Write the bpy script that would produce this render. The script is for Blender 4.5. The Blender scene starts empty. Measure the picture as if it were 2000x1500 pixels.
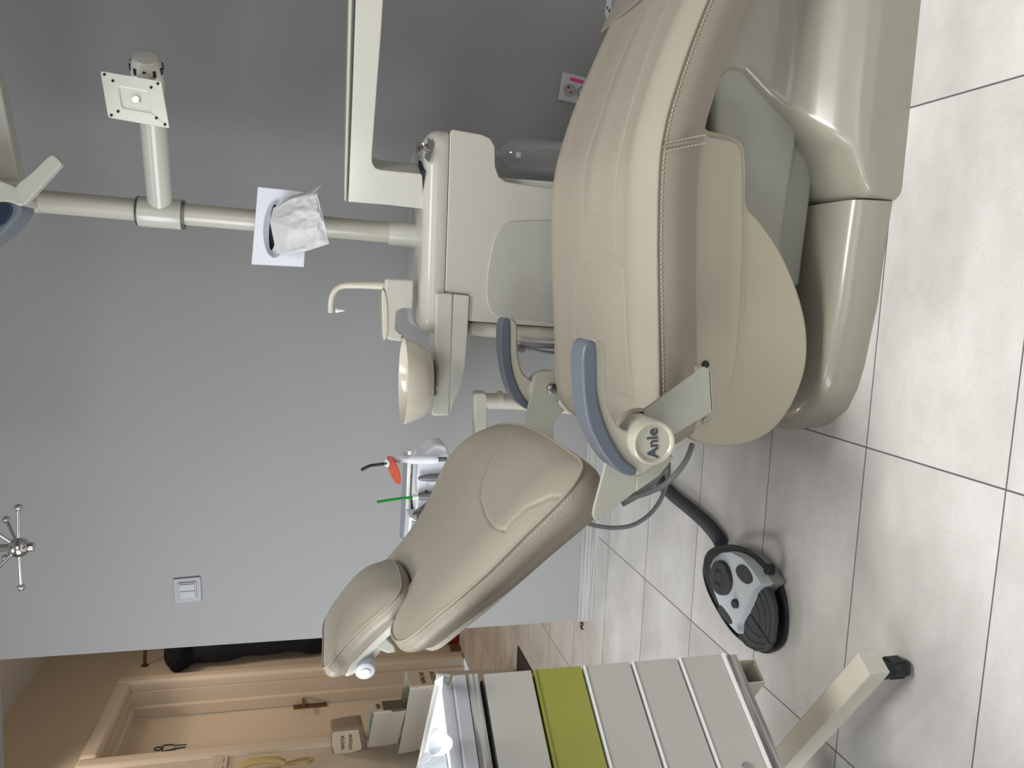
import bpy, bmesh, math, random
import numpy as np
import mathutils, mathutils.noise
from mathutils import Vector, Matrix, Quaternion
random.seed(7)
C = bpy.context.scene.collection
PI = math.pi

# ------------------------------------------------------------------ camera (portrait shot stored on its side)
EYE = Vector((0, 0, 1.0))
FPX = 1532.0
_yc = np.array([.1292, -.2446, .9610]); _yc /= np.linalg.norm(_yc)
_xc = np.array([.9915, .0426, -.1225]); _xc -= _yc * _xc.dot(_yc); _xc /= np.linalg.norm(_xc)
_zc = np.cross(_xc, _yc)
RIGHT = Vector((_xc[0], _yc[0], _zc[0])); DOWN = Vector((_xc[1], _yc[1], _zc[1])); FWD = Vector((_xc[2], _yc[2], _zc[2]))
cd = bpy.data.cameras.new('camera'); cam = bpy.data.objects.new('camera', cd); C.objects.link(cam)
cd.sensor_fit = 'HORIZONTAL'; cd.sensor_width = 36.0; cd.lens = FPX * 36 / 2000; cd.clip_start = .02; cd.clip_end = 60
m = Matrix((DOWN, RIGHT, -FWD)).transposed().to_4x4(); m.translation = EYE
cam.matrix_world = m
bpy.context.scene.camera = cam

# ------------------------------------------------------------------ world, lights, exposure
w = bpy.data.worlds.new('world'); bpy.context.scene.world = w; w.use_nodes = True
w.node_tree.nodes['Background'].inputs[0].default_value = (.86, .92, 1, 1)
w.node_tree.nodes['Background'].inputs[1].default_value = .5
def area(name, loc, target, sx, sy, power, col, spread=PI):
    l = bpy.data.lights.new(name, 'AREA'); l.shape = 'RECTANGLE'; l.size = sx; l.size_y = sy; l.energy = power; l.color = col; l.spread = spread
    o = bpy.data.objects.new(name, l); C.objects.link(o); o.location = loc
    o.rotation_euler = (Vector(target) - Vector(loc)).to_track_quat('-Z', 'Y').to_euler(); return o
area('window_daylight', (-2.36, .30, 1.28), (-.9, 2.4, .25), 1.9, 1.3, 44, (.93, .97, 1), 2.2)
area('window_daylight_front', (.2, -1.5, 1.6), (.2, 1, .6), 2.2, 1.4, 9, (.97, .98, 1), 2.4)
area('ceiling_panel_light', (.5, .5, 2.56), (.5, .5, 0), 1.2, .6, 25, (1, .985, .955), 1.8)
area('ceiling_panel_light_left', (-1.15, .85, 2.56), (-1.0, .85, 0), 1.2, .6, 10, (1, .99, .965), 2.1)
sp = bpy.data.lights.new('hall_downlight', 'SPOT'); sp.energy = 24; sp.color = (1, .80, .62); sp.spot_size = math.radians(130); sp.spot_blend = .25; sp.shadow_soft_size = .04
so = bpy.data.objects.new('hall_downlight', sp); C.objects.link(so); so.location = (-2.08, 3.45, 2.55)
so.rotation_euler = (Vector((-2.08, 3.45, 0)) - so.location).to_track_quat('-Z', 'Y').to_euler()
sp2 = bpy.data.lights.new('hall_fill_spot', 'SPOT'); sp2.energy = 34; sp2.color = (1, .80, .62); sp2.spot_size = math.radians(150); sp2.spot_blend = .8; sp2.shadow_soft_size = .15  # added fill spot that lifts the hallway ambient, no fixture of its own
so2 = bpy.data.objects.new('hall_fill_spot', sp2); C.objects.link(so2); so2.location = (-1.6, 4.6, 2.35)
vs = bpy.context.scene.view_settings
vs.view_transform = 'Standard'; vs.look = 'None'; vs.gamma = 1; vs.use_curve_mapping = False; vs.exposure = 0.0

# ------------------------------------------------------------------ measuring helpers: sight line of a photo point met with a real plane
def ray(X, Y):
    return (RIGHT * (750 - Y) + DOWN * (X - 1000) + FWD * FPX)
def at(X, Y, y):
    r = ray(X, Y); return EYE + r * (y / r.y)
def onz(X, Y, z):
    r = ray(X, Y); return EYE + r * ((z - 1) / r.z)
def onx(X, Y, x):
    r = ray(X, Y); return EYE + r * (x / r.x)
def onpl(X, Y, p, n):
    r = ray(X, Y); return EYE + r * ((Vector(p) - EYE).dot(n) / r.dot(n))

# ------------------------------------------------------------------ materials
def srgb(c): return tuple(((v / 255) / 12.92 if v / 255 <= .04045 else ((v / 255 + .055) / 1.055) ** 2.4) for v in c) + (1,)
def mat(name, col, rough=.5, metal=0, bump=0, bscale=60, var=0, vscale=4, spec=.5, trans=0, ior=1.45, coat=0, alpha=1, emit=None):
    mt = bpy.data.materials.new(name); mt.use_nodes = True; nt = mt.node_tree; b = nt.nodes['Principled BSDF']
    c = srgb(col); b.inputs['Base Color'].default_value = c; b.inputs['Roughness'].default_value = rough; b.inputs['Metallic'].default_value = metal
    b.inputs['Specular IOR Level'].default_value = spec; b.inputs['Transmission Weight'].default_value = trans; b.inputs['IOR'].default_value = ior
    b.inputs['Coat Weight'].default_value = coat; b.inputs['Coat Roughness'].default_value = .12; b.inputs['Alpha'].default_value = alpha
    tc = nt.nodes.new('ShaderNodeTexCoord')
    nz = nt.nodes.new('ShaderNodeTexNoise'); nz.inputs['Scale'].default_value = vscale; nz.inputs['Detail'].default_value = 5
    nt.links.new(tc.outputs['Object'], nz.inputs['Vector'])
    mx = nt.nodes.new('ShaderNodeMix'); mx.data_type = 'RGBA'
    mx.inputs[6].default_value = tuple(v * (1 - var) for v in c[:3]) + (1,); mx.inputs[7].default_value = tuple(min(1, v * (1 + var)) for v in c[:3]) + (1,)
    nt.links.new(nz.outputs[0], mx.inputs[0]); nt.links.new(mx.outputs[2], b.inputs['Base Color'])
    if bump:
        n2 = nt.nodes.new('ShaderNodeTexNoise'); n2.inputs['Scale'].default_value = bscale; n2.inputs['Detail'].default_value = 4
        bp = nt.nodes.new('ShaderNodeBump'); bp.inputs['Strength'].default_value = bump; bp.inputs['Distance'].default_value = .002
        nt.links.new(tc.outputs['Object'], n2.inputs['Vector']); nt.links.new(n2.outputs[0], bp.inputs['Height']); nt.links.new(bp.outputs[0], b.inputs['Normal'])
    if emit: b.inputs['Emission Color'].default_value = srgb(emit[0]); b.inputs['Emission Strength'].default_value = emit[1]
    return mt
M = {}
def thin_clear(name, tint=(.93, .93, .94, 1), k=.10):
    mt = bpy.data.materials.new(name); mt.use_nodes = True; nt = mt.node_tree; nt.nodes.remove(nt.nodes['Principled BSDF'])
    tr = nt.nodes.new('ShaderNodeBsdfTransparent'); tr.inputs[0].default_value = tint; gl = nt.nodes.new('ShaderNodeBsdfGlossy'); gl.inputs['Roughness'].default_value = .06
    lw = nt.nodes.new('ShaderNodeLayerWeight'); lw.inputs[0].default_value = .35; ma = nt.nodes.new('ShaderNodeMath'); ma.operation = 'MULTIPLY_ADD'; ma.inputs[1].default_value = .45; ma.inputs[2].default_value = k * .4
    nt.links.new(lw.outputs['Facing'], ma.inputs[0]); mx = nt.nodes.new('ShaderNodeMixShader'); nt.links.new(ma.outputs[0], mx.inputs[0]); nt.links.new(tr.outputs[0], mx.inputs[1]); nt.links.new(gl.outputs[0], mx.inputs[2])
    nt.links.new(mx.outputs[0], nt.nodes['Material Output'].inputs[0])
    df = nt.nodes.new('ShaderNodeBsdfDiffuse'); df.inputs[0].default_value = (.8, .8, .8, 1); m2 = nt.nodes.new('ShaderNodeMixShader'); m2.inputs[0].default_value = .13
    nt.links.new(mx.outputs[0], m2.inputs[1]); nt.links.new(df.outputs[0], m2.inputs[2]); nt.links.new(m2.outputs[0], nt.nodes['Material Output'].inputs[0]); return mt
M['wall'] = mat('wall_paint', (150, 149, 149), .75, bump=.35, bscale=45, var=.02, vscale=3)
M['hallwall'] = mat('hall_paint', (205, 196, 182), .6, bump=.1, bscale=60, var=.02)
M['trimpvc'] = mat('cream_pvc', (214, 204, 190), .38, bump=.03)
M['ceil'] = mat('ceiling_paint', (205, 205, 203), .8, bump=.1)
M['vinyl'] = mat('taupe_vinyl', (154, 147, 134), .35, bump=.22, bscale=420, var=.03, vscale=9, spec=.45)
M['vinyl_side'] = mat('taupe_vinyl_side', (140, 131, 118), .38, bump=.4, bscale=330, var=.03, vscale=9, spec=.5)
M['vinyl_dark'] = mat('grey_vinyl_cover', (142, 134, 126), .55, bump=.2, bscale=300)
M['pipe'] = mat('piping_vinyl', (152, 143, 128), .38)
M['stitch'] = mat('stitch_thread', (184, 176, 160), .7)
M['stitch_d'] = mat('needle_hole_thread', (70, 64, 56), .8)
M['cream'] = mat('cream_paint', (198, 196, 186), .30, bump=.02, bscale=30, var=.015, coat=.35)
M['cream2'] = mat('cream_plastic', (194, 190, 177), .34, var=.02, coat=.3)
M['armcream'] = mat('armrest_cream', (172, 169, 154), .30, var=.02, coat=.3)
M['base'] = mat('base_plastic', (150, 146, 133), .30, bump=.015, bscale=30, var=.025, vscale=5, coat=.45)
M['greygreen'] = mat('lift_cover_plastic', (160, 160, 148), .42, var=.02)
M['shell'] = mat('shell_plastic', (170, 163, 144), .28, var=.02, coat=.4)
M['ivory'] = mat('ivory_ceramic', (214, 208, 191), .14, var=.015, coat=.6)
M['white'] = mat('white_plastic', (228, 231, 240), .3)
M['white2'] = mat('white_enamel', (218, 220, 208), .25, coat=.4)
M['tissue'] = mat('tissue_paper', (206, 206, 206), .9, bump=.3, bscale=120)
M['bluegrey'] = mat('blue_grey_rubber', (88, 95, 105), .36, bump=.12, bscale=500, var=.03)
M['hose'] = mat('grey_hose', (146, 148, 150), .5)
M['hosed'] = mat('dark_hose', (58, 62, 66), .55)
M['black'] = mat('black_plastic', (34, 36, 40), .5, bump=.1, bscale=200)
M['rubber'] = mat('pedal_rubber', (66, 68, 70), .65, bump=.4, bscale=180, var=.1, vscale=30)
M['silver'] = mat('silver_plastic', (206, 213, 219), .42, var=.03, vscale=20)
M['silverside'] = mat('grey_plastic_side', (150, 150, 144), .5)
M['chrome'] = mat('chrome', (200, 198, 194), .16, metal=1)
M['steel'] = mat('brushed_steel', (150, 150, 150), .35, metal=1)
M['shade_dark'] = mat('dark_gap', (30, 34, 44), .6)  # near-black standing in for shade inside gaps, slots, holes; also the syringe nut's colour
M['orange'] = mat('orange_shield', (214, 74, 18), .15, trans=.25, spec=.5)
M['green'] = mat('green_tube', (24, 150, 60), .25, trans=.25)
M['clear'] = thin_clear('clear_plastic', (.985, .985, .99, 1), .25)
M['straw'] = mat('yellow_straw', (214, 206, 160), .3, trans=.3)
M['drawer'] = mat('drawer_laminate', (182, 181, 175), .34, var=.012, vscale=6, coat=.2)
M['lime'] = mat('lime_laminate', (148, 150, 62), .25, var=.01, coat=.4)
M['strip'] = mat('bright_edge_strip', (244, 244, 242), .2, coat=.5)
M['alu'] = mat('aluminium', (214, 214, 212), .22, metal=.8)
M['cartsteel'] = mat('cart_powder_coat', (206, 202, 186), .42, var=.03, vscale=12, bump=.05)
M['ink'] = mat('black_print', (28, 30, 40), .5)
M['greyink'] = mat('navy_print', (58, 62, 78), .5)
M['paper'] = mat('paper_label', (216, 204, 184), .7, var=.05, vscale=30)
M['bin'] = mat('bin_plastic', (206, 200, 190), .4, var=.02)
M['bindark'] = mat('bin_lid_plastic', (92, 88, 80), .45)
M['liner'] = mat('green_liner', (20, 140, 110), .3, bump=.8, bscale=60, trans=.2)
M['coat'] = mat('navy_black_cloth', (12, 14, 24), .95, bump=.8, bscale=50)
M['fur'] = mat('black_fur', (8, 8, 16), 1, bump=1, bscale=180)
M['bronze'] = mat('bronze_metal', (120, 96, 70), .3, metal=.8)
M['red'] = mat('red_cloth', (150, 20, 34), .6)
M['pink'] = mat('pink_sticker', (226, 64, 130), .6)
M['phone'] = mat('yellowed_plastic', (196, 176, 118), .35)
M['skirt'] = mat('brown_tile_skirting', (112, 88, 70), .4, bump=.1)
M['mat'] = mat('door_mat_pile', (60, 50, 46), .95, bump=1, bscale=300)
M['lens'] = mat('lamp_lens', (112, 120, 130), .15, spec=.6)
M['lensd'] = mat('lamp_lens_dark', (48, 54, 74), .1)
M['keypad'] = mat('grey_keypad', (150, 160, 158), .4)
M['bag'] = mat('clear_white_bag', (232, 238, 246), .3, bump=.6, bscale=50, trans=.35)
M['gunmetal'] = mat('gunmetal_plastic', (104, 102, 104), .4)
M['peach'] = mat('peach_reflector', (236, 190, 160), .5)

def woodgrain(name, c1, c2, scale=(3, 3, 60)):
    mt = bpy.data.materials.new(name); mt.use_nodes = True; nt = mt.node_tree; b = nt.nodes['Principled BSDF']; b.inputs['Roughness'].default_value = .5
    tc = nt.nodes.new('ShaderNodeTexCoord'); mp = nt.nodes.new('ShaderNodeMapping'); mp.inputs['Scale'].default_value = scale
    wv = nt.nodes.new('ShaderNodeTexNoise'); wv.inputs['Scale'].default_value = 1.6; wv.inputs['Detail'].default_value = 6; wv.inputs['Distortion'].default_value = .6
    cr = nt.nodes.new('ShaderNodeValToRGB'); cr.color_ramp.elements[0].position = .42; cr.color_ramp.elements[0].color = srgb(c1); cr.color_ramp.elements[1].position = .56; cr.color_ramp.elements[1].color = srgb(c2)
    nt.links.new(tc.outputs['Object'], mp.inputs['Vector']); nt.links.new(mp.outputs[0], wv.inputs['Vector']); nt.links.new(wv.outputs[0], cr.inputs[0]); nt.links.new(cr.outputs[0], b.inputs['Base Color'])
    return mt
M['grain'] = woodgrain('grey_woodgrain', (120, 116, 114), (178, 176, 174), (4, 4, 130))
M['skirtgrey'] = woodgrain('grey_striped_tile', (146, 144, 140), (176, 177, 174), (2, 2, 110))

def tile_material():
    mt = bpy.data.materials.new('floor_tiles'); mt.use_nodes = True; nt = mt.node_tree; N = nt.nodes; L = nt.links; b = N['Principled BSDF']
    geo = N.new('ShaderNodeNewGeometry'); sep = N.new('ShaderNodeSeparateXYZ'); L.new(geo.outputs['Position'], sep.inputs[0])
    def mth(op, a, bb=None, c=None):
        n = N.new('ShaderNodeMath'); n.operation = op
        for i, v in enumerate((a, bb, c)):
            if v is None: continue
            if isinstance(v, (int, float)): n.inputs[i].default_value = v
            else: L.new(v, n.inputs[i])
        return n.outputs[0]
    TX, TY = .6045, .3052
    fx = mth('DIVIDE', mth('ADD', sep.outputs[0], .267 + TX * 20), TX); fy = mth('DIVIDE', mth('ADD', sep.outputs[1], -.9185 + TY * 20), TY)
    frx = mth('FRACT', fx); fry = mth('FRACT', fy)
    dx = mth('MULTIPLY', mth('MINIMUM', frx, mth('SUBTRACT', 1, frx)), TX); dy = mth('MULTIPLY', mth('MINIMUM', fry, mth('SUBTRACT', 1, fry)), TY)
    gy = mth('LESS_THAN', dy, .0013); gx = mth('LESS_THAN', dx, .0015); g = mth('MAXIMUM', gx, gy)
    idx = N.new('ShaderNodeCombineXYZ'); L.new(mth('FLOOR', fx), idx.inputs[0]); L.new(mth('FLOOR', fy), idx.inputs[1])
    wn = N.new('ShaderNodeTexWhiteNoise'); wn.noise_dimensions = '3D'; L.new(idx.outputs[0], wn.inputs['Vector'])
    off = N.new('ShaderNodeVectorMath'); off.operation = 'MULTIPLY_ADD'; L.new(wn.outputs['Color'], off.inputs[0]); off.inputs[1].default_value = (7, 7, 7); L.new(geo.outputs['Position'], off.inputs[2])
    mp = N.new('ShaderNodeMapping'); mp.inputs['Scale'].default_value = (2.2, 3.4, 1); L.new(off.outputs[0], mp.inputs['Vector'])
    n1 = N.new('ShaderNodeTexNoise'); n1.inputs['Scale'].default_value = 1.5; n1.inputs['Detail'].default_value = 9; n1.inputs['Roughness'].default_value = .62; L.new(mp.outputs[0], n1.inputs['Vector'])
    n2 = N.new('ShaderNodeTexNoise'); n2.inputs['Scale'].default_value = 150; n2.inputs['Detail'].default_value = 6; n2.inputs['Roughness'].default_value = .7; L.new(off.outputs[0], n2.inputs['Vector'])
    r1 = N.new('ShaderNodeValToRGB'); r1.color_ramp.elements[0].position = .3; r1.color_ramp.elements[0].color = srgb((174, 170, 167)); r1.color_ramp.elements[1].position = .7; r1.color_ramp.elements[1].color = srgb((206, 204, 202)); L.new(n1.outputs[0], r1.inputs[0])
    r2 = N.new('ShaderNodeValToRGB'); r2.color_ramp.elements[0].position = .27; r2.color_ramp.elements[0].color = (.76, .75, .74, 1); r2.color_ramp.elements[1].position = .42; r2.color_ramp.elements[1].color = (1, 1, 1, 1); L.new(n2.outputs[0], r2.inputs[0])
    mx = N.new('ShaderNodeMix'); mx.data_type = 'RGBA'; mx.blend_type = 'MULTIPLY'; mx.inputs[0].default_value = .8; L.new(r1.outputs[0], mx.inputs[6]); L.new(r2.outputs[0], mx.inputs[7])
    tone = mth('MULTIPLY_ADD', wn.outputs['Value'], .07, .965)
    mx2 = N.new('ShaderNodeMix'); mx2.data_type = 'RGBA'; mx2.blend_type = 'MULTIPLY'; mx2.inputs[0].default_value = 1; L.new(mx.outputs[2], mx2.inputs[6])
    cmb = N.new('ShaderNodeCombineColor'); L.new(tone, cmb.inputs[0]); L.new(tone, cmb.inputs[1]); L.new(tone, cmb.inputs[2]); L.new(cmb.outputs[0], mx2.inputs[7])
    mx3 = N.new('ShaderNodeMix'); mx3.data_type = 'RGBA'; L.new(g, mx3.inputs[0]); L.new(mx2.outputs[2], mx3.inputs[6]); mx3.inputs[7].default_value = srgb((92, 88, 92))
    L.new(mx3.outputs[2], b.inputs['Base Color']); b.inputs['Roughness'].default_value = .48; b.inputs['Specular IOR Level'].default_value = .35
    bp = N.new('ShaderNodeBump'); bp.inputs['Strength'].default_value = .4; bp.inputs['Distance'].default_value = .001
    h = mth('SUBTRACT', mth('MULTIPLY', n2.outputs[0], .3), g); L.new(h, bp.inputs['Height']); L.new(bp.outputs[0], b.inputs['Normal'])
    return mt
M['tile'] = tile_material()

# ------------------------------------------------------------------ object helpers
def empty(name, loc, label, cat, group=None):
    o = bpy.data.objects.new(name, None); C.objects.link(o); o.location = loc; o.empty_display_size = .05
    tag(o, label, cat, group); return o
def tag(o, label=None, cat=None, group=None, kind=None):
    if label: o['label'] = label
    if cat: o['category'] = cat
    if group: o['group'] = group
    if kind: o['kind'] = kind
    return o
def wloc(o):
    v = Vector(o.location)
    while o.parent: o = o.parent; v = v + Vector(o.location)
    return v
def link(name, me, mt, parent=None, bevel=0, smooth=True, seg=3, angle=35, label=None):
    o = bpy.data.objects.new(name, me); C.objects.link(o)
    if mt is not None: me.materials.append(mt)
    if parent:
        o.parent = parent; o.location = -wloc(parent)
    if smooth:
        for p in me.polygons: p.use_smooth = True
    if bevel:
        b = o.modifiers.new('bevel', 'BEVEL'); b.width = bevel; b.segments = seg; b.limit_method = 'ANGLE'; b.angle_limit = math.radians(angle); b.harden_normals = False
        wn_ = o.modifiers.new('wn', 'WEIGHTED_NORMAL'); wn_.keep_sharp = True
    elif smooth:
        try: me.set_sharp_from_angle(angle=math.radians(40))
        except Exception: pass
    if label: o['label'] = label
    return o
def mesh_from(verts, faces, name='mesh'):
    me = bpy.data.meshes.new(name); me.from_pydata([tuple(v) for v in verts], [], faces); me.validate(); me.update()
    bm = bmesh.new(); bm.from_mesh(me); bmesh.ops.remove_doubles(bm, verts=bm.verts, dist=1e-6); bmesh.ops.recalc_face_normals(bm, faces=bm.faces); bm.to_mesh(me); bm.free(); return me
class MB:
    def __init__(s): s.v = []; s.f = []
    def add(s, vs, fs):
        n = len(s.v); s.v += [Vector(q) for q in vs]; s.f += [tuple(i + n for i in f) for f in fs]; return s
    def box(s, a, b):
        (x0, y0, z0), (x1, y1, z1) = a, b
        vs = [(x, y, z) for x in (x0, x1) for y in (y0, y1) for z in (z0, z1)]
        return s.add(vs, [(0, 1, 3, 2), (4, 6, 7, 5), (0, 4, 5, 1), (2, 3, 7, 6), (0, 2, 6, 4), (1, 5, 7, 3)])
    def obox(s, o, ax, ay, az):   # corner + three edge vectors
        o, ax, ay, az = Vector(o), Vector(ax), Vector(ay), Vector(az)
        vs = [o + ax * i + ay * j + az * k for i in (0, 1) for j in (0, 1) for k in (0, 1)]
        return s.add(vs, [(0, 1, 3, 2), (4, 6, 7, 5), (0, 4, 5, 1), (2, 3, 7, 6), (0, 2, 6, 4), (1, 5, 7, 3)])
    def prism(s, pts, off):
        n = len(pts); off = Vector(off); pts = [Vector(p) for p in pts]
        return s.add(pts + [p + off for p in pts], [tuple(range(n)), tuple(range(2 * n - 1, n - 1, -1))] + [(i, (i + 1) % n, n + (i + 1) % n, n + i) for i in range(n)])
    def tube(s, pts, r, n=14, ry=None, up=None, cap=True):
        pts = [Vector(p) for p in pts]; k = len(pts)
        rs = r if isinstance(r, (list, tuple)) else [r] * k
        T = [((pts[min(i + 1, k - 1)] - pts[max(i - 1, 0)]).normalized()) for i in range(k)]
        u = Vector(up) if up else Vector((0, 0, 1))
        if abs(u.dot(T[0])) > .95 and not up: u = Vector((1, 0, 0))
        u = (u - T[0] * u.dot(T[0])).normalized(); vs = []
        for i in range(k):
            u = (u - T[i] * u.dot(T[i])).normalized(); w_ = T[i].cross(u)
            rr = rs[i]; r2 = rr if ry is None else ry * (rr / max(rs))
            for j in range(n):
                a = 2 * PI * j / n; vs.append(pts[i] + u * (math.cos(a) * rr) + w_ * (math.sin(a) * r2))
        fs = [(i * n + j, i * n + (j + 1) % n, (i + 1) * n + (j + 1) % n, (i + 1) * n + j) for i in range(k - 1) for j in range(n)]
        if cap: fs += [tuple(range(n))[::-1], tuple((k - 1) * n + j for j in range(n))]
        return s.add(vs, fs)
    def lathe(s, prof, o, axis=(0, 0, 1), n=40, up=None):   # prof: (radius, height)
        o = Vector(o); ax = Vector(axis).normalized(); u = Vector(up) if up else (Vector((1, 0, 0)) if abs(ax.x) < .9 else Vector((0, 1, 0)))
        u = (u - ax * u.dot(ax)).normalized(); w_ = ax.cross(u); vs = []; k = len(prof)
        for r, h in prof:
            for j in range(n):
                a = 2 * PI * j / n; vs.append(o + ax * h + (u * math.cos(a) + w_ * math.sin(a)) * max(r, 1e-5))
        fs = [(i * n + j, i * n + (j + 1) % n, (i + 1) * n + (j + 1) % n, (i + 1) * n + j) for i in range(k - 1) for j in range(n)]
        return s.add(vs, fs)
    def ball(s, o, r, n=20, sc=(1, 1, 1)):
        prof = [(math.sin(PI * i / n) , -math.cos(PI * i / n)) for i in range(n + 1)]; o = Vector(o)
        t = MB().lathe([(a * r, b * r) for a, b in prof], (0, 0, 0), n=n * 2)
        return s.add([o + Vector((v.x * sc[0], v.y * sc[1], v.z * sc[2])) for v in t.v], t.f)
    def loft(s, rings, cap=True):
        n = len(rings[0]); k = len(rings); vs = [p for r in rings for p in r]
        fs = [(i * n + j, i * n + (j + 1) % n, (i + 1) * n + (j + 1) % n, (i + 1) * n + j) for i in range(k - 1) for j in range(n)]
        if cap: fs += [tuple(range(n))[::-1], tuple((k - 1) * n + j for j in range(n))]
        return s.add(vs, fs)
    def obj(s, name, mt, parent=None, **k):
        return link(name, mesh_from(s.v, s.f, name), mt, parent, **k)
def struct(o): o['kind'] = 'structure'; return o
def smooth_poly(pts, n=8, closed=True):
    P = [Vector(p) for p in pts]; out = []; k = len(P)
    for i in range(k if closed else k - 1):
        if closed: a, b, c, d = P[i - 1], P[i], P[(i + 1) % k], P[(i + 2) % k]
        else: a, b, c, d = P[max(i - 1, 0)], P[i], P[i + 1], P[min(i + 2, k - 1)]
        for j in range(n):
            t = j / n; out.append(.5 * ((2 * b) + (c - a) * t + (2 * a - 5 * b + 4 * c - d) * t * t + (3 * b - a - 3 * c + d) * t ** 3))
    if not closed: out.append(P[-1])
    return out
def resample(P, n, closed=True):
    P = [Vector(p) for p in P]
    if closed: P = P + [P[0]]
    L = [0]
    for i in range(1, len(P)): L.append(L[-1] + (P[i] - P[i - 1]).length)
    out = []; j = 0
    for i in range(n):
        t = L[-1] * i / (n if closed else n - 1)
        while j < len(L) - 2 and L[j + 1] < t: j += 1
        f = (t - L[j]) / max(1e-9, L[j + 1] - L[j]); out.append(P[j].lerp(P[j + 1], min(1, max(0, f))))
    return out
def text(name, s, size, p, xdir, ydir, mt, parent, depth=.0004, bold=0, align='CENTER', xs=1):
    cu = bpy.data.curves.new(name, 'FONT'); cu.body = s; cu.size = size; cu.extrude = depth; cu.offset = bold; cu.align_x = align; cu.align_y = 'CENTER'
    tmp = bpy.data.objects.new('tmp', cu); C.objects.link(tmp); dg = bpy.context.evaluated_depsgraph_get()
    me = bpy.data.meshes.new_from_object(tmp.evaluated_get(dg)); bpy.data.objects.remove(tmp)
    x = Vector(xdir).normalized(); y = Vector(ydir); y = (y - x * y.dot(x)).normalized(); z = x.cross(y)
    mm = Matrix((x * xs, y, z)).transposed().to_4x4(); mm.translation = Vector(p); me.transform(mm); me.materials.clear()
    return link(name, me, mt, parent, smooth=False)

def seg_dist(U, V, line):
    d = np.full(U.shape, 9.0)
    for (a, b), (c, e) in zip(line[:-1], line[1:]):
        vx, vy = c - a, e - b; L2 = vx * vx + vy * vy + 1e-12
        t = np.clip(((U - a) * vx + (V - b) * vy) / L2, 0, 1); d = np.minimum(d, np.hypot(U - a - t * vx, V - b - t * vy))
    return d
def cushion(name, outline, mp, thick, crown, mt, mtside, parent, center=None, grooves=(), extra=None, NE=520, NR=90, bulge=.008, inset=.012, crexp=5, sidefn=None, piping=.0028, stitch=None):
    E = resample(smooth_poly([Vector((a, b, 0)) for a, b in outline], 6), NE)
    eu = np.array([p.x for p in E]); ev = np.array([p.y for p in E])
    if center is None: center = (eu.mean(), ev.mean())
    cx, cy = center
    rho = np.array([1 - (k / NR) ** 1.25 for k in range(NR + 1)]); rho[-1] = 0.002
    U = cx + np.outer(rho, eu - cx); V = cy + np.outer(rho, ev - cy)
    H = crown * (1 - rho[:, None] ** crexp) * np.ones_like(U)
    if extra is not None: H = H + extra(U, V, rho[:, None]) * (1 - rho[:, None] ** 10)
    for line, wd, dep in grooves:
        d = seg_dist(U, V, line); H = H - dep * np.exp(-(d / wd) ** 2) * np.clip((1 - rho[:, None]) * 40, 0, 1)
    vs = []; fs = []
    for i in range(NR + 1):
        for j in range(NE): vs.append(mp(U[i, j], V[i, j], H[i, j]))
    n = NE
    fs += [(i * n + j, i * n + (j + 1) % n, (i + 1) * n + (j + 1) % n, (i + 1) * n + j) for i in range(NR) for j in range(n)]
    fs.append(tuple(NR * n + j for j in range(n)))
    top = link(name, mesh_from(vs, fs, name), mt, parent)
    # side wall
    du = np.roll(eu, -1) - np.roll(eu, 1); dv = np.roll(ev, -1) - np.roll(ev, 1); ln = np.hypot(du, dv) + 1e-9
    area_ = .5 * np.sum(eu * np.roll(ev, -1) - np.roll(eu, -1) * ev); sg = 1 if area_ > 0 else -1
    nu = dv / ln * sg; nv = -du / ln * sg
    S = 12; vs = []
    for k in range(S + 1):
        t = k / S; off = bulge * math.sin(PI * min(1, t * 1.15)) - inset * t ** 2
        th = [thick if sidefn is None else sidefn(eu[j], ev[j]) for j in range(NE)]
        for j in range(NE): vs.append(mp(eu[j] + nu[j] * off, ev[j] + nv[j] * off, -th[j] * t - .0005))
    fs = [(i * n + j, i * n + (j + 1) % n, (i + 1) * n + (j + 1) % n, (i + 1) * n + j) for i in range(S) for j in range(n)]
    fs.append(tuple(S * n + j for j in range(n)))
    link(name.replace('cushion', 'side_panel'), mesh_from(vs, fs, 'side'), mtside, top)
    ring = [Vector(mp(eu[j] + nu[j] * .0008, ev[j] + nv[j] * .0008, .0008)) for j in range(0, NE, 2)]
    b = MB(); b.tube(ring + [ring[0]], piping, n=8, cap=False); b.obj('piping', M['pipe'], top)
    if stitch:
        b = MB(); sd, su0, su1 = stitch; acc = 0
        P = resample([Vector((a, c, 0)) for a, c in zip(eu, ev)], int(ln.sum() / 2 / .0075))
        for i in range(len(P)):
            p = P[i]; q = P[(i + 1) % len(P)]
            if not (su0 <= p.x <= su1): continue
            t = (q - p).normalized(); nn = Vector((t.y, -t.x, 0)) * sg; pa = p + nn * .003; pb = p.lerp(q, .55) + nn * .0030
            A = Vector(mp(pa.x, pa.y, -sd)); B = Vector(mp(pb.x, pb.y, -sd - .001)); 
            b.tube([A, (A + B) / 2, B], [.0006, .0009, .0006], n=6)
        if b.v: b.obj('stitching', M['stitch'], top)
    return top

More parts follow.
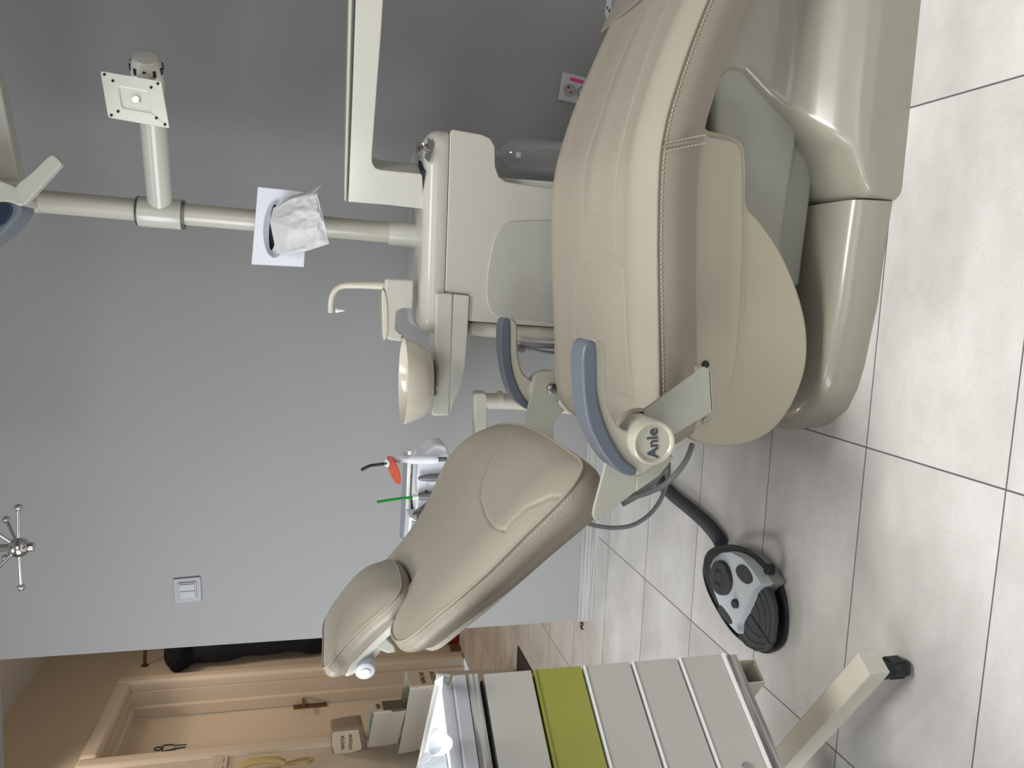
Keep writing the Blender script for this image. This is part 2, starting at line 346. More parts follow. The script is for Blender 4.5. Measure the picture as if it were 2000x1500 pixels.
# ================================================================== ROOM
WY = 2.555
struct(MB().box((-2.445, -1.6, -.05), (2.2, 6.3, 0)).obj('floor', M['tile'], smooth=False))
struct(MB().box((-2.6, -1.7, 2.6), (2.3, 2.7, 2.65)).obj('ceiling', M['ceil'], smooth=False))
struct(MB().box((-2.6, 2.7, 2.6), (-1.0, 6.4, 2.65)).obj('ceiling_hall', M['ceil'], smooth=False))
b = MB(); b.box((-1.185, WY, 0), (2.2, WY + .15, 2.6)); b.box((-2.445, WY, 1.957), (-1.185, WY + .15, 2.6))
struct(b.obj('wall_back', M['wall'], smooth=False))
struct(MB().box((2.2, -1.6, 0), (2.32, 2.7, 2.6)).obj('wall_right', M['wall'], smooth=False))
b = MB(); b.box((-2.445, -1.72, 0), (-1.0, -1.6, 2.6)); b.box((1.4, -1.72, 0), (2.2, -1.6, 2.6)); b.box((-1, -1.72, 0), (1.4, -1.6, .9)); b.box((-1, -1.72, 2.3), (1.4, -1.6, 2.6))
struct(b.obj('wall_front', M['wall'], smooth=False))
b = MB()
for y0, y1, z0, z1 in ((-1.6, -.75, 0, 2.6), (-.75, 1.25, 0, .6), (-.75, 1.25, 2.0, 2.6), (1.25, 2.7, 0, 2.6)): b.box((-2.6, y0, z0), (-2.445, y1, z1))
struct(b.obj('wall_left', M['wall'], smooth=False))
b = MB()
for y0, y1, z0, z1 in ((2.7, 4.03, 0, 2.6), (4.03, 4.83, 2.05, 2.6), (4.83, 6.3, 0, 2.6)): b.box((-2.72, y0, z0), (-2.445, y1, z1))
struct(b.obj('wall_hall_left', M['hallwall'], smooth=False))
struct(MB().box((-2.72, 6.3, 0), (-1.0, 6.42, 2.6)).obj('wall_hall_end', M['hallwall'], smooth=False))
struct(MB().box((-1.185, 2.705, 0), (-1.06, 6.3, 2.6)).obj('wall_hall_right', M['hallwall'], smooth=False))
def window(name, a, b_, axis):
    bb = MB(); (x0, y0, z0), (x1, y1, z1) = a, b_; t = .06
    if axis == 'x':
        bb.box((x0, y0, z0), (x1, y0 + t, z1)); bb.box((x0, y1 - t, z0), (x1, y1, z1)); bb.box((x0, y0 + t, z0), (x1, y1 - t, z0 + t)); bb.box((x0, y0 + t, z1 - t), (x1, y1 - t, z1)); bb.box((x0, (y0 + y1) / 2 - .03, z0 + t), (x1, (y0 + y1) / 2 + .03, z1 - t))
    else:
        bb.box((x0, y0, z0), (x0 + t, y1, z1)); bb.box((x1 - t, y0, z0), (x1, y1, z1)); bb.box((x0 + t, y0, z0), (x1 - t, y1, z0 + t)); bb.box((x0 + t, y0, z1 - t), (x1 - t, y1, z1)); bb.box(((x0 + x1) / 2 - .03, y0, z0 + t), ((x0 + x1) / 2 + .03, y1, z1 - t))
    struct(bb.obj(name, M['white2'], smooth=False))
window('window_1', (-2.58, -.75, .6), (-2.50, 1.25, 2.0), 'x')
window('window_2', (-1.0, -1.70, .9), (1.4, -1.62, 2.3), 'y')
b = MB(); b.box((-1.185, WY - .010, 0), (2.2, WY - .0005, .06)); struct(b.obj('baseboard_back', M['skirtgrey'], smooth=False))
b = MB(); b.box((-2.444, 4.93, 0), (-2.43, 6.3, .07)); b.box((-2.444, 2.71, 0), (-2.43, 3.93, .07)); struct(b.obj('baseboard_hall', M['skirt'], smooth=False))

# ------------------------------------------------------------------ hallway door
WX = -2.445
door = MB().box((-2.70, 4.075, .005), (-2.655, 4.785, 2.0)).obj('door_1', M['trimpvc'], bevel=.003); struct(door)
def casing(prof_fn, name, x0, x1, y0, y1, z1, wdt, par, bev):
    bb = MB()
    bb.box((x0, y1, 0), (x1, y1 + wdt, z1 + wdt)); o1 = bb.obj(name, M['trimpvc'], par, bevel=bev)
    MB().box((x0, y0 - wdt, 0), (x1, y0, z1 + wdt)).obj(name, M['trimpvc'], par, bevel=bev)
    MB().box((x0, y0, z1), (x1, y1, z1 + wdt)).obj(name, M['trimpvc'], par, bevel=bev)
casing(None, 'outer_casing', -2.500, -2.425, 4.055, 4.805, 2.02, .09, door, .022)
casing(None, 'inner_casing', -2.655, -2.575, 4.078, 4.78, 1.995, .04, door, .014)
b = MB(); b.box((-2.58, 4.795, 0), (-2.49, 4.812, 2.04)); b.box((-2.58, 4.04, 0), (-2.49, 4.058, 2.04)); b.box((-2.58, 4.058, 2.018), (-2.49, 4.795, 2.03))
b.obj('jamb_lining', M['trimpvc'], door)
# handle
hp0 = onx(573, 1381, -2.654); hp1 = onx(638, 1378, -2.654)
hy = (hp0.y + hp1.y) / 2
b = MB(); b.box((-2.655, hy - .02, hp1.z), (-2.645, hy + .02, hp0.z)); hd = b.obj('door_handle', M['bronze'], door, bevel=.004)
hz = hp0.z - .06
MB().tube([(-2.65, hy, hz), (-2.60, hy, hz), (-2.595, hy - .02, hz), (-2.595, hy - .11, hz - .004)], .008).obj('lever', M['bronze'], hd)
# pictogram: standing man / woman outline
def wire(bb, pts, r=.0035): bb.tube(pts, r, n=6)
pc = []; XD = -2.652
b = MB()
def pg(X, Y): p = onx(X, Y, XD); return p
c0 = pg(309, 1462); b.tube([c0 + Vector((0, .016 * math.cos(a), .020 * math.sin(a))) for a in np.linspace(0, 2 * PI, 20)], .004, n=6)
b.tube([pg(*q) for q in ((364, 1454), (340, 1456), (338, 1454), (322, 1455), (318, 1457), (316, 1465), (318, 1467), (336, 1464), (340, 1462), (362, 1459))], .004, n=6)
b.tube([pg(*q) for q in ((315, 1470), (330, 1468), (336, 1465.5), (343, 1465), (344, 1467.5), (360, 1466))], .004, n=6)
b.obj('pictogram', M['greyink'], door)

# ================================================================== wall fittings
# light switch
def rotz_in_wall(p, c, a):   # rotate p about c in xz plane
    d = Vector(p) - Vector(c); return Vector((c[0] + d.x * math.cos(a) - d.z * math.sin(a), p[1], c[2] + d.x * math.sin(a) + d.z * math.cos(a)))
sc = (at(338, 1127, WY) + at(395, 1176, WY)) / 2; sc = Vector((sc.x, WY, sc.z - .0)); sw = .040
t = empty('light_switch', (sc.x, WY, sc.z), 'pale double rocker light switch on the bare grey wall near its edge', 'light switch')
def wallbox(c, x0, x1, z0, z1, y0, y1, a, name, mt, par, bev=.002):
    pts = [rotz_in_wall((c[0] + x, y0, c[2] + z), c, a) for x, z in ((x0, z0), (x1, z0), (x1, z1), (x0, z1))]
    return MB().prism(pts, (0, y1 - y0, 0)).obj(name, mt, par, bevel=bev)
wallbox(sc, -.041, .041, -.041, .041, WY - .006, WY, .05, 'cover_plate', mat('switch_plate', (150, 150, 153), .45), t, .003)
wallbox(sc, -.027, .027, -.027, .027, WY - .010, WY - .006, .05, 'frame', mat('switch_frame', (153, 153, 156), .4), t, .0015)
for k in (0, 1): wallbox(sc, -.022 + .0225 * k, -.0007 + .0225 * k, -.022, .022, WY - .013, WY - .010, .05, 'rocker', mat('switch_rocker', (154, 154, 158), .35), t, .001)
# power socket
scx = at(1124, 176, WY); pc_ = Vector((scx.x, WY, scx.z)); ang = -.12
t = empty('wall_socket', pc_, 'crooked white double wall socket with a pink sticker beside the chair seat', 'socket')
wallbox(pc_, -.045, .045, -.085, .055, WY - .012, WY, ang, 'cover_plate', mat('socket_plate', (196, 196, 197), .45), t, .004)
for k, X, Y in ((0, 1112, 176), (1, 1136.5, 181.5)):
    c = at(X, Y, WY - .012)
    s_ = MB().lathe([(.0, .001), (.0165, .001), (.0165, .0045), (.0195, .0045), (.0205, 0)], c + Vector((0, -.0, 0)), axis=(0, -1, 0), n=32).obj('socket_well', mat('socket_well%d' % k, (172, 168, 164), .5), t)
    if k == 0:
        for dx, dz in ((.0075, .004), (-.0075, -.004)): MB().lathe([(0, .0), (.003, .0), (.003, .003), (0, .003)], c + Vector((dx, -.0015, dz)), axis=(0, -1, 0), n=12).obj('pin_hole', M['ink'], s_)
    else:
        MB().lathe([(0, .0), (.0145, .0), (.013, .014), (0, .016)], c + Vector((0, -.003, 0)), axis=(0, -1, 0), n=8).obj('child_safety_plug', mat('plug_grey', (196, 196, 198), .4), s_)
wallbox(pc_, .022, .032, -.018, .028, WY - .0135, WY - .012, ang, 'sticker', M['pink'], t, 0)
# wall label at the far right
p = at(1195, 12, WY)
t = empty('wall_notice', (p.x, WY, p.z), 'white rounded hanging tag with black torn marks on wall behind leg rest', 'tag')
pts = [at(*q, WY - .004) for q in ((1190, -40), (1184, 10), (1182, 26), (1185, 36), (1192, 43), (1202, 47), (1225, 40), (1240, -40))]
MB().prism(pts, (0, .0035, 0)).obj('tag_panel', mat('tag_white', (214, 216, 220), .5, bump=.2), t)
b = MB()
for q in (((1194, 18), (1199, 15), (1203, 18), (1201, 26), (1198, 24), (1195, 30), (1192, 26)), ((1204, 18), (1210, 14), (1212, 28), (1206, 28), (1203, 23)), ((1184, 13), (1187, 13), (1187, 19), (1186, 19)), ((1188, 22), (1190, 16), (1192, 22), (1190, 24))):
    b.prism([at(*u, WY - .0042) for u in q], (0, -.0004, 0))
b.obj('black_mark', M['ink'], t, smooth=False)

# ================================================================== DENTAL CHAIR
chair = empty('dental_chair', (.2, 1.49, 0), 'large taupe vinyl dental patient chair with cream base in the middle of the floor', 'dental chair')
ZX = [(-.32, .425), (-.17, .435), (.06, .456), (.18, .463), (.25, .462), (.32, .446), (.40, .422), (.5, .384), (.62, .335), (.80, .262), (1.0, .18)]
zx_x = np.array([a for a, _ in ZX]); zx_z = np.array([c for _, c in ZX])
def zc(x):
    return float(sum(np.interp(x + d, zx_x, zx_z) for d in (-.04, -.02, 0, .02, .04)) / 5)
def seatmap(x, y, h): return (x, y, zc(x) + h)
YN, YF = 1.20, 1.775
so_ = [(-.20, YN), (-.1, YN), (.0, YN), (.12, YN), (.25, YN), (.4, YN), (.55, YN + .005), (.7, YN + .02), (.85, YN + .05), (.95, YN + .10), (1.0, YN + .18), (1.0, YF - .18), (.95, YF - .10), (.85, YF - .05), (.7, YF - .02), (.55, YF - .005), (.4, YF), (.25, YF), (.12, YF), (0, YF), (-.1, YF), (-.19, YF), (-.235, YF - .012), (-.262, YF - .045), (-.275, YF - .12), (-.28, 1.49), (-.275, YN + .12), (-.265, YN + .045), (-.24, YN + .010)]
def zp(lst):
    out = []
    for X, Y in lst:
        z = .46
        for _ in range(12): p = onz(X, Y, z); z = .5 * z + .5 * (zc(p.x) + .014)
        out.append((p.x, p.y))
    return out
g_far = zp([(1265, 0), (1232, 60), (1200, 130), (1170, 224), (1142, 304), (1133, 400), (1136, 452), (1144, 502)])
g_near = zp([(1330, -60), (1302, 0), (1266, 96), (1240, 175), (1218, 256), (1200, 360), (1197, 432), (1202, 500)])
g_arc = zp([(1122, 700), (1119, 650), (1120, 570), (1127, 530), (1144, 502), (1156, 494), (1178, 491), (1202, 500), (1214, 524), (1219, 560), (1222, 650), (1228, 740), (1233, 777), (1205, 772), (1185, 766)])
def seat_extra(U, V, R):
    c = (V - 1.4875) / .2875
    return .010 * np.exp(-((np.abs(c) - .80) / .14) ** 2) - .006 * np.exp(-(c / .5) ** 2) + .004 * np.exp(-((c - .0) / .12) ** 2) * (U > .15)
seat = cushion('seat_cushion', so_, seatmap, .078, .014, M['vinyl'], M['vinyl_side'], chair, center=(.33, 1.4875), grooves=[(g_far, .0034, .0016), (g_near, .0034, .0016), (g_arc, .0032, .0019)], extra=seat_extra, NE=1000, NR=150, bulge=.006, inset=.016, crexp=7, stitch=(.006, -.3, .62), piping=.0024)
# double-stitched seam across the near side panel at the knee
b = MB()
for dx in (-.0065, .0065):
    for k in range(12):
        z0 = zc(.232 + k * .0012) - .006 - k * .0058; x0 = .232 + dx + k * .0016
        yy = YN - .0065 - .006 * math.sin(PI * k / 11 * .95)
        b.tube([(x0, yy, z0), (x0 + .0008, yy - .0008, z0 - .0018), (x0 + .001, yy, z0 - .0036)], .0008, n=6)
b.obj('knee_stitching', M['stitch'], seat)
b = MB(); b.tube([(.232 + k * .0016, YN - .0050 - .006 * math.sin(PI * k / 11 * .95), zc(.232) - .001 - k * .0064) for k in range(12)], .0016, n=8); b.obj('knee_seam', M['vinyl_side'], seat)
# foot end protector
NEc = []
def fo(h): 
    xs = np.linspace(.585, 1.02, 20); ring = []
    for x in xs:
        yy0 = np.interp(x, [.55, .7, .85, .95, 1.0, 1.02], [YN - .007, YN + .006, YN + .035, YN + .085, YN + .165, YN + .18]); ring.append((x, yy0))
    for x in xs[::-1]:
        yy0 = np.interp(x, [.55, .7, .85, .95, 1.0, 1.02], [YF + .005, YF - .006, YF - .035, YF - .085, YF - .165, YF - .18]); ring.append((x, yy0))
    return [Vector(seatmap(x, y, h)) for x, y in ring]
b = MB(); b.loft([fo(-.02), fo(.017), fo(.020)]); b.obj('foot_end_cover', M['vinyl_dark'], chair, bevel=.006, label='grey vinyl foot end cover')
# seat shell under the cushion
def P(lst, y): return [at(X, Y, y) for X, Y in lst]
shell_px = [(1345, 250), (1383, 254), (1430, 264), (1446, 271), (1455, 288), (1458, 310), (1459, 345), (1459, 402), (1480, 425), (1520, 482), (1550, 545), (1568, 600), (1577, 650), (1576, 710), (1560, 765), (1535, 812), (1500, 848), (1450, 869), (1405, 872), (1372, 866), (1340, 830), (1335, 600)]
b = MB(); b.prism(resample(smooth_poly(P(shell_px, 1.262), 4), 90), (0, .455, 0)); shell = b.obj('seat_shell', M['shell'], chair, bevel=.012, angle=50)
ridge_px = [(1345, 262), (1384, 264), (1428, 272), (1443, 280), (1450, 296), (1453, 345), (1453, 480), (1451, 540), (1447, 620), (1439, 700), (1424, 765), (1402, 808), (1376, 832), (1345, 820), (1340, 600)]
b = MB(); b.prism(resample(smooth_poly(P(ridge_px, 1.254), 4), 80), (0, .05, 0)); b.obj('side_panel', M['shell'], shell, bevel=.006, angle=50)
# lift arm under the leg rest
arm_px = [(1380, 100), (1440, 110), (1500, 160), (1590, 240), (1600, 290), (1590, 320), (1562, 545), (1548, 600), (1490, 560), (1455, 420), (1380, 300)]
b = MB(); b.prism(P([(1385, 80), (1470, 120), (1530, 170), (1566, 235), (1553, 330), (1537, 430), (1522, 560), (1440, 520), (1400, 330)], 1.315), (0, .33, 0)); b.obj('lift_arm', M['greygreen'], chair, bevel=.016, seg=5)
b = MB(); b.prism(P([(1470, 120), (1600, 240), (1598, 300), (1590, 340), (1562, 560), (1500, 560), (1500, 300)], 1.345), (0, .27, 0)); b.obj('lift_arm_cover', M['greygreen'], chair, bevel=.008)
# base platform
fp = [onz(X, Y, 0) for X, Y in [(1742, 400), (1727, 500), (1715, 590), (1700, 660), (1690, 710), (1675, 760), (1655, 800), (1620, 828), (1600, 835), (1565, 838)]]
near = [(p.x, p.y) for p in fp]; near = [(.1805, 1.219)] + near[1:]
CY = 1.49
far = [(x, 2 * CY - y) for x, y in near[::-1]]
def ringz(pts, z, ins):
    out = []; n = len(pts)
    c = Vector((sum(p[0] for p in pts) / n, CY, 0))
    for (x, y) in pts:
        d = Vector((x, y, 0)) - Vector((max(x, -.02), CY, 0)); L_ = d.length
        q = Vector((x, y, 0)) - d / max(L_, 1e-6) * ins if L_ > 1e-6 else Vector((x, y, 0))
        out.append(Vector((q.x, q.y, z)))
    return out
pl_ = near + [( -.275, 1.45), (-.278, 1.49), (-.275, 1.53)] + far
prof = [(0, 0), (.02, .001), (.045, .006), (.058, .011), (.067, .020), (.0705, .032), (.0715, .045)]
b = MB(); b.loft([ringz(pl_, z, i) for z, i in prof]); b.obj('base_platform', M['base'], chair)
# base housing
def hsec(z):
    yn = float(np.interp(z, [0, .075, .095, .12, .15, .18, .21, .40], [1.199, 1.202, 1.208, 1.228, 1.262, 1.288, 1.298, 1.306]))
    xl = float(np.interp(z, [0, .06, .075, .10, .155, .21, .262, .285, .32, .40], [.182, .184, .205, .262, .312, .355, .396, .398, .372, .30]))
    yf = 2 * CY - yn; r = .02; xr = 1.06; pts = []
    for k in range(5): a = PI + PI / 2 * k / 4; pts.append((xl + r + r * math.cos(a), yn + r + r * math.sin(a)))
    for k in range(1, 12): x = xl + r + (xr - r - xl - r) * k / 12; pts.append((x, yn + .0 * x))
    for k in range(5): a = 1.5 * PI + PI / 2 * k / 4; pts.append((xr - r + r * math.cos(a), yn + r + r * math.sin(a)))
    for k in range(5): a = PI / 2 * k / 4; pts.append((xr - r + r * math.cos(a), yf - r + r * math.sin(a)))
    for k in range(5): a = PI / 2 + PI / 2 * k / 4; pts.append((xl + r + r * math.cos(a), yf - r + r * math.sin(a)))
    return [Vector((x, y, z)) for x, y in pts]
def htop(ring, x): return ring
zs = list(np.linspace(0, .34, 60))
rings = []
for z in zs: rings.append(hsec(z))
# keep the housing below the leg rest: press each vertex under the cushion
for r_ in rings:
    for v in r_:
        lim = zc(v.x) - .098
        if v.z > lim: v.z = lim
b = MB(); b.loft(rings); hs = b.obj('base_housing', M['base'], chair)

# backrest
OB = Vector((-.284, 1.48, .558)); DB = Vector((-.75, 0, .66)).normalized(); NB = Vector((DB.z, 0, -DB.x))
def bmap(s, y, h): 
    q = OB + DB * s + NB * h; return (q.x, q.y + y, q.z)
def bp(lst):
    out = []
    for X, Y in lst:
        p = onpl(X, Y, OB + NB * .02, NB) - OB; out.append((p.dot(DB), p.y))
    return out
bo = [(0, -.20), (.003, -.262), (.020, -.292), (.056, -.303), (.10, -.299), (.16, -.289), (.232, -.280), (.30, -.261), (.358, -.238), (.40, -.224), (.425, -.209), (.442, -.185), (.449, -.154), (.447, -.125), (.433, -.105), (.413, -.096), (.395, -.078), (.387, -.045), (.387, .0), (.393, .045), (.41, .080), (.43, .105), (.440, .135), (.436, .158), (.42, .172), (.395, .176), (.36, .180), (.31, .208), (.27, .245), (.235, .285), (.20, .318), (.16, .333), (.11, .322), (.065, .285), (.035, .225), (.012, .12), (.003, .02), (0, -.09)]
gb1 = bp([(990, 846), (985, 862), (964, 895), (945, 940), (940, 973), (949, 1006), (963, 1027), (975, 1036), (984, 1034)])
gb2 = bp([(984, 1034), (999, 1018), (1026, 991), (1068, 961), (1100, 950), (1120, 946), (1150, 944)])
def back_extra(U, V, R):
    # raised side bolster outside the lumbar pad, pad itself domed
    d2 = seg_dist(U, V, gb2 + [(-.02, -.30)])
    bol = .012 * np.exp(-((V + .245) / .05) ** 2) * np.exp(-((U - .17) / .16) ** 2)
    far = .018 * np.exp(-((V - .26) / .06) ** 2) * np.exp(-((U - .13) / .10) ** 2)
    return bol + far + .006 * np.exp(-((U - .1) / .1) ** 2 - (V / .15) ** 2)
back = cushion('backrest_cushion', bo, bmap, .062, .020, M['vinyl'], M['vinyl_side'], chair, center=(.20, -.01), grooves=[(gb1, .0032, .0022), (gb2, .0042, .0018)], extra=back_extra, NE=900, NR=150, bulge=.010, inset=.020, crexp=6, sidefn=lambda s, y: float(np.interp(s, [0, .08, .25, .45], [.082, .074, .060, .050])), stitch=(.007, .05, .46), piping=.0023)
# backrest shell
def bring(h, sc_): return [Vector(bmap(.215 + (s - .215) * sc_, -.005 + (y + .005) * sc_, h)) for s, y in [(q.x, q.y) for q in resample(smooth_poly([Vector((a, c, 0)) for a, c in bo], 6), 200)]]
b = MB(); b.loft([bring(-.045, .90), bring(-.054, .935), bring(-.062, .925), bring(-.080, .80)]); b.obj('backrest_shell', M['cream2'], chair)
# headrest
OH = Vector((-.562, 1.49, .842)); DH = Vector((-.72, 0, .69)).normalized(); NH = Vector((DH.z, 0, -DH.x))
def hmap(s, y, h):
    q = OH + DH * s + NH * h; return (q.x, q.y + y, q.z)
ho = [(-.012, -.085), (-.008, -.108), (.004, -.120), (.035, -.120), (.077, -.108), (.116, -.104), (.149, -.108), (.170, -.116), (.185, -.114), (.190, -.095), (.188, -.05), (.186, 0), (.186, .04), (.182, .075), (.165, .098), (.13, .105), (.09, .104), (.05, .098), (.02, .085), (-.002, .055), (-.012, 0), (-.014, -.045)]
def head_extra(U, V, R): return .010 * np.exp(-((U - .06) / .06) ** 2) * np.exp(-((V - .05) / .06) ** 2)
head = cushion('headrest_cushion', ho, hmap, .040, .024, M['vinyl'], M['vinyl_side'], chair, center=(.09, -.005), extra=head_extra, NE=400, NR=70, bulge=.008, inset=.012, crexp=3.2, stitch=(.006, .02, .2), piping=.0018)
def hring(h, sc_): return [Vector(hmap(.09 + (q.x - .09) * sc_, -.005 + (q.y + .005) * sc_, h)) for q in resample(smooth_poly([Vector((a, c, 0)) for a, c in ho], 5), 120)]
b = MB(); b.loft([hring(-.034, .86), hring(-.046, .90), hring(-.054, .84), hring(-.058, .6)]); b.obj('headrest_shell', M['cream'], chair)
kn = at(712, 1299, 1.405)
b = MB(); b.prism([kn + Vector((dx, .0, dz)) for dx, dz in ((.0, .016), (.03, .004), (.05, -.02), (.03, -.035), (.01, -.02))], (0, .13, 0)); b.obj('headrest_bracket', M['greygreen'], chair, bevel=.005)
kb = MB().lathe([(0, .02), (.014, .02), (.0178, .017), (.019, .010), (.019, -.03), (0, -.03)], kn, axis=(-.25, -1, 0), n=40).obj('headrest_knob', mat('knob_white', (184, 188, 198), .35), chair, label='white round headrest knob')
MB().lathe([(.0, .0225), (.009, .0222), (.0105, .0205), (.0105, .019)], kn, axis=(-.25, -1, 0), n=32).obj('button', M['drawer'], kb)
# slider between headrest and backrest
b = MB(); q0 = OB + DB * .36 - NB * .066; q1 = OH + DH * .08 - NH * .056
b.obox(q0 + Vector((0, -.03, 0)), q1 - q0, (0, .06, 0), NB * .012); b.obj('headrest_slider', M['steel'], chair)
b = MB(); b.prism([at(X, Y, 1.40) for X, Y in ((728, 1262), (748, 1238), (772, 1262), (774, 1275), (757, 1277), (745, 1272))], (0, .1, 0)); b.obj('slider_housing', M['greygreen'], chair, bevel=.004)

# armrests
def armrest(y0, outer, body, hubc, hubr, parent, near):
    th = .050
    root = MB().prism(resample(smooth_poly(P(body, y0 + .008), 4), 90), (0, th - .012, 0)).obj('armrest', M['armcream'], parent, bevel=.010, seg=4, angle=50)
    MB().prism(resample(smooth_poly(P(outer, y0), 4), 100), (0, th + .006, 0)).obj('armrest_pad', M['bluegrey'], root, bevel=.012, seg=5, angle=50, label='blue-grey rubber pad')
    return root
ARMY = 1.075
outer_n = [(1140, 680), (1147, 668), (1158, 664), (1163, 674), (1166, 700), (1166, 730), (1167, 770), (1174, 805), (1186, 840), (1202, 872), (1222, 900), (1240, 912), (1246, 921), (1240, 930), (1226, 929), (1205, 919), (1184, 897), (1165, 866), (1150, 830), (1142, 790), (1138, 740), (1137, 705)]
body_n = [(1160, 667), (1170, 665), (1179, 672), (1184, 690), (1183, 715), (1184, 765), (1190, 798), (1204, 826), (1225, 842), (1250, 835), (1285, 850), (1295, 880), (1286, 905), (1268, 918), (1246, 931), (1240, 918), (1222, 905), (1200, 872), (1184, 840), (1172, 805), (1164, 765), (1162, 725), (1161, 690)]
ar = armrest(ARMY, outer_n, body_n, None, None, chair, True)
hc = at(1276, 864.5, ARMY - .012); HR = .0342
hub = MB().lathe([(0, .0), (.0262, .0), (.0275, .0012), (.0290, .004), (.0312, .0048), (.0335, .003), (HR, -.001), (HR, -.060), (.0, -.060)], hc, axis=(0, -1, 0), n=64).obj('hub_cap', M['armcream'], ar)
text('lettering', 'Anle', .0245, hc + Vector((-.001, -.0008, .0005)), (.995, 0, .10), (-.10, 0, .995), M['greyink'], hub, bold=.0004)
# second (inner) disc and brackets
ic = at(1258, 853, 1.150)
MB().lathe([(0, .002), (.0405, .002), (.0425, .0), (.0425, -.03), (0, -.03)], ic, axis=(0, -1, 0), n=56).obj('joint_cover', M['vinyl_side'], chair)
MB().tube([ic + Vector((.042 * math.cos(a), -.002, .042 * math.sin(a))) for a in np.linspace(0, 2 * PI, 60)], .0022, n=8).obj('joint_rim', M['chrome'], chair)
b = MB(); b.prism(P([(1258, 800), (1376, 716), (1388, 722), (1393, 803), (1386, 808), (1322, 846), (1300, 858), (1262, 850)], 1.125), (0, .006, 0)); b.obj('seat_bracket', M['greygreen'], chair, bevel=.0018)
q0 = at(1376, 716, 1.125); q1 = at(1388, 722, 1.125); q2 = at(1393, 803, 1.125)
b = MB(); b.prism([q1, q2, q2 + Vector((.0, 0, .003)), q1 + Vector((.0, 0, .003))], (0, .05, 0)); b.obj('bracket_flange', M['greygreen'], chair)
b = MB(); b.prism(P([(1205, 850), (1183, 906), (1160, 992), (1158, 1006), (1162, 1016), (1167, 1017), (1243, 960), (1288, 928), (1315, 895), (1300, 860)], 1.130), (0, .007, 0)); b.obj('backrest_bracket', M['greygreen'], chair, bevel=.0018)
b = MB(); b.prism(P([(1246, 932), (1243, 960), (1288, 928), (1316, 893), (1296, 890)], 1.1255), (0, .004, 0)); b.obj('bracket_fold', M['greygreen'], chair, smooth=False)
# far armrest
outer_f = [(980, 632), (983, 624), (990, 621), (995, 626), (996, 645), (996, 680), (999, 715), (1007, 745), (1018, 770), (1036, 795), (1030, 800), (1018, 793), (1003, 778), (992, 755), (984, 725), (979, 690), (978, 655)]
body_f = [(994, 623), (1003, 624), (1009, 631), (1011, 645), (1011, 680), (1014, 705), (1021, 727), (1030, 737), (1045, 745), (1060, 740), (1075, 760), (1060, 785), (1040, 796), (1034, 792), (1017, 770), (1006, 745), (998, 715), (995, 680), (995, 645)]
ARF = 1.845
root = MB().prism(resample(smooth_poly(P(body_f, ARF + .004), 4), 90), (0, .038, 0)).obj('armrest', M['armcream'], chair, bevel=.009, seg=4, angle=50)
MB().prism(resample(smooth_poly(P(outer_f, ARF), 4), 90), (0, .052, 0)).obj('armrest_pad', M['bluegrey'], root, bevel=.010, seg=5, angle=50, label='blue-grey rubber pad')
fc = at(1072, 762, 1.84)
MB().lathe([(0, 0), (.045, 0), (.047, -.003), (.047, -.045), (0, -.045)], fc, axis=(0, -1, 0), n=56).obj('hub_cap', M['armcream'], root)
b = MB(); b.prism(resample(smooth_poly(P([(1066, 725), (1052, 728), (1044, 740), (1040, 760), (1030, 800), (1020, 845), (1014, 872), (1060, 880), (1080, 858), (1080, 838), (1086, 820), (1098, 806), (1112, 795), (1119, 778), (1112, 755), (1100, 735), (1084, 726)], 1.812), 5), 100), (0, .007, 0)); b.obj('backrest_bracket', M['greygreen'], chair, bevel=.0015)
fb = at(1077, 758, 1.812)
MB().lathe([(0, .012), (.009, .012), (.0115, .010), (.012, 0), (0, 0)], fb, axis=(0, -1, 0), n=32).obj('pivot_bolt', M['steel'], chair, label='steel pivot bolt')
b = MB(); b.prism(P([(1078, 722), (1100, 706), (1130, 690), (1150, 740), (1125, 765), (1100, 733)], 1.80), (0, .006, 0)); b.obj('seat_bracket', M['greygreen'], chair)
b = MB(); b.tube([at(1130, 800, 1.74), at(1112, 796, 1.76), at(1100, 785, 1.80)], .012); b.obj('pivot_rod', M['cream'], chair)
# cross tube connecting brackets behind, keeps backrest and seat joined

# slot plugs in shell
for X, Y in ((1378, 712), (1378, 822)): MB().lathe([(0, .003), (.006, .003), (.007, 0), (0, -.004)], at(X, Y, 1.253), axis=(0, -1, 0), n=20).obj('slot_plug', M['black'] if Y < 800 else M['greygreen'], chair)

# ================================================================== SPITTOON UNIT
unit = empty('dental_unit', (.14, 2.15, 0), 'cream spittoon unit with upright pole standing against the grey wall', 'dental unit')
U0 = 1.975
body_px = [(861, 560), (885, 305), (887, 262), (893, 253), (940, 262), (958, 270), (967, 285), (968, 325), (975, 345), (987, 354), (1010, 358), (1100, 370), (1350, 398), (1350, 660), (1100, 640), (915, 627), (912, 620), (917, 576), (861, 570)]
bw = P(body_px, U0)
cap_px = [(846, 250), (884, 253), (886, 258), (885, 305), (872, 440), (862, 560), (855, 640), (848, 655), (835, 655), (826, 645), (822, 620), (825, 560), (830, 440), (834, 330), (836, 262)]
def straight_prism(px, y, dy, name, mt, par, bev, seg=4, sm=None, angle=35):
    pts = P(px, y)
    if sm: pts = resample(smooth_poly(pts, 5), sm)
    return MB().prism(pts, (0, dy, 0)).obj(name, mt, par, bevel=bev, seg=seg, angle=angle)
bot = at(1100, 500, U0)
bw2 = [q.copy() for q in bw]
zb_ = at(873, 430, U0).z + .0008
for k in (0, 1, 2, -1): bw2[k].z = zb_ - .0014
bw2[3].z = zb_ - .006
for q in bw2:
    if q.z < .2: q.z = .0
MB().prism(bw2, (0, .34, 0)).obj('unit_body', M['cream'], unit, bevel=.0035, seg=4)
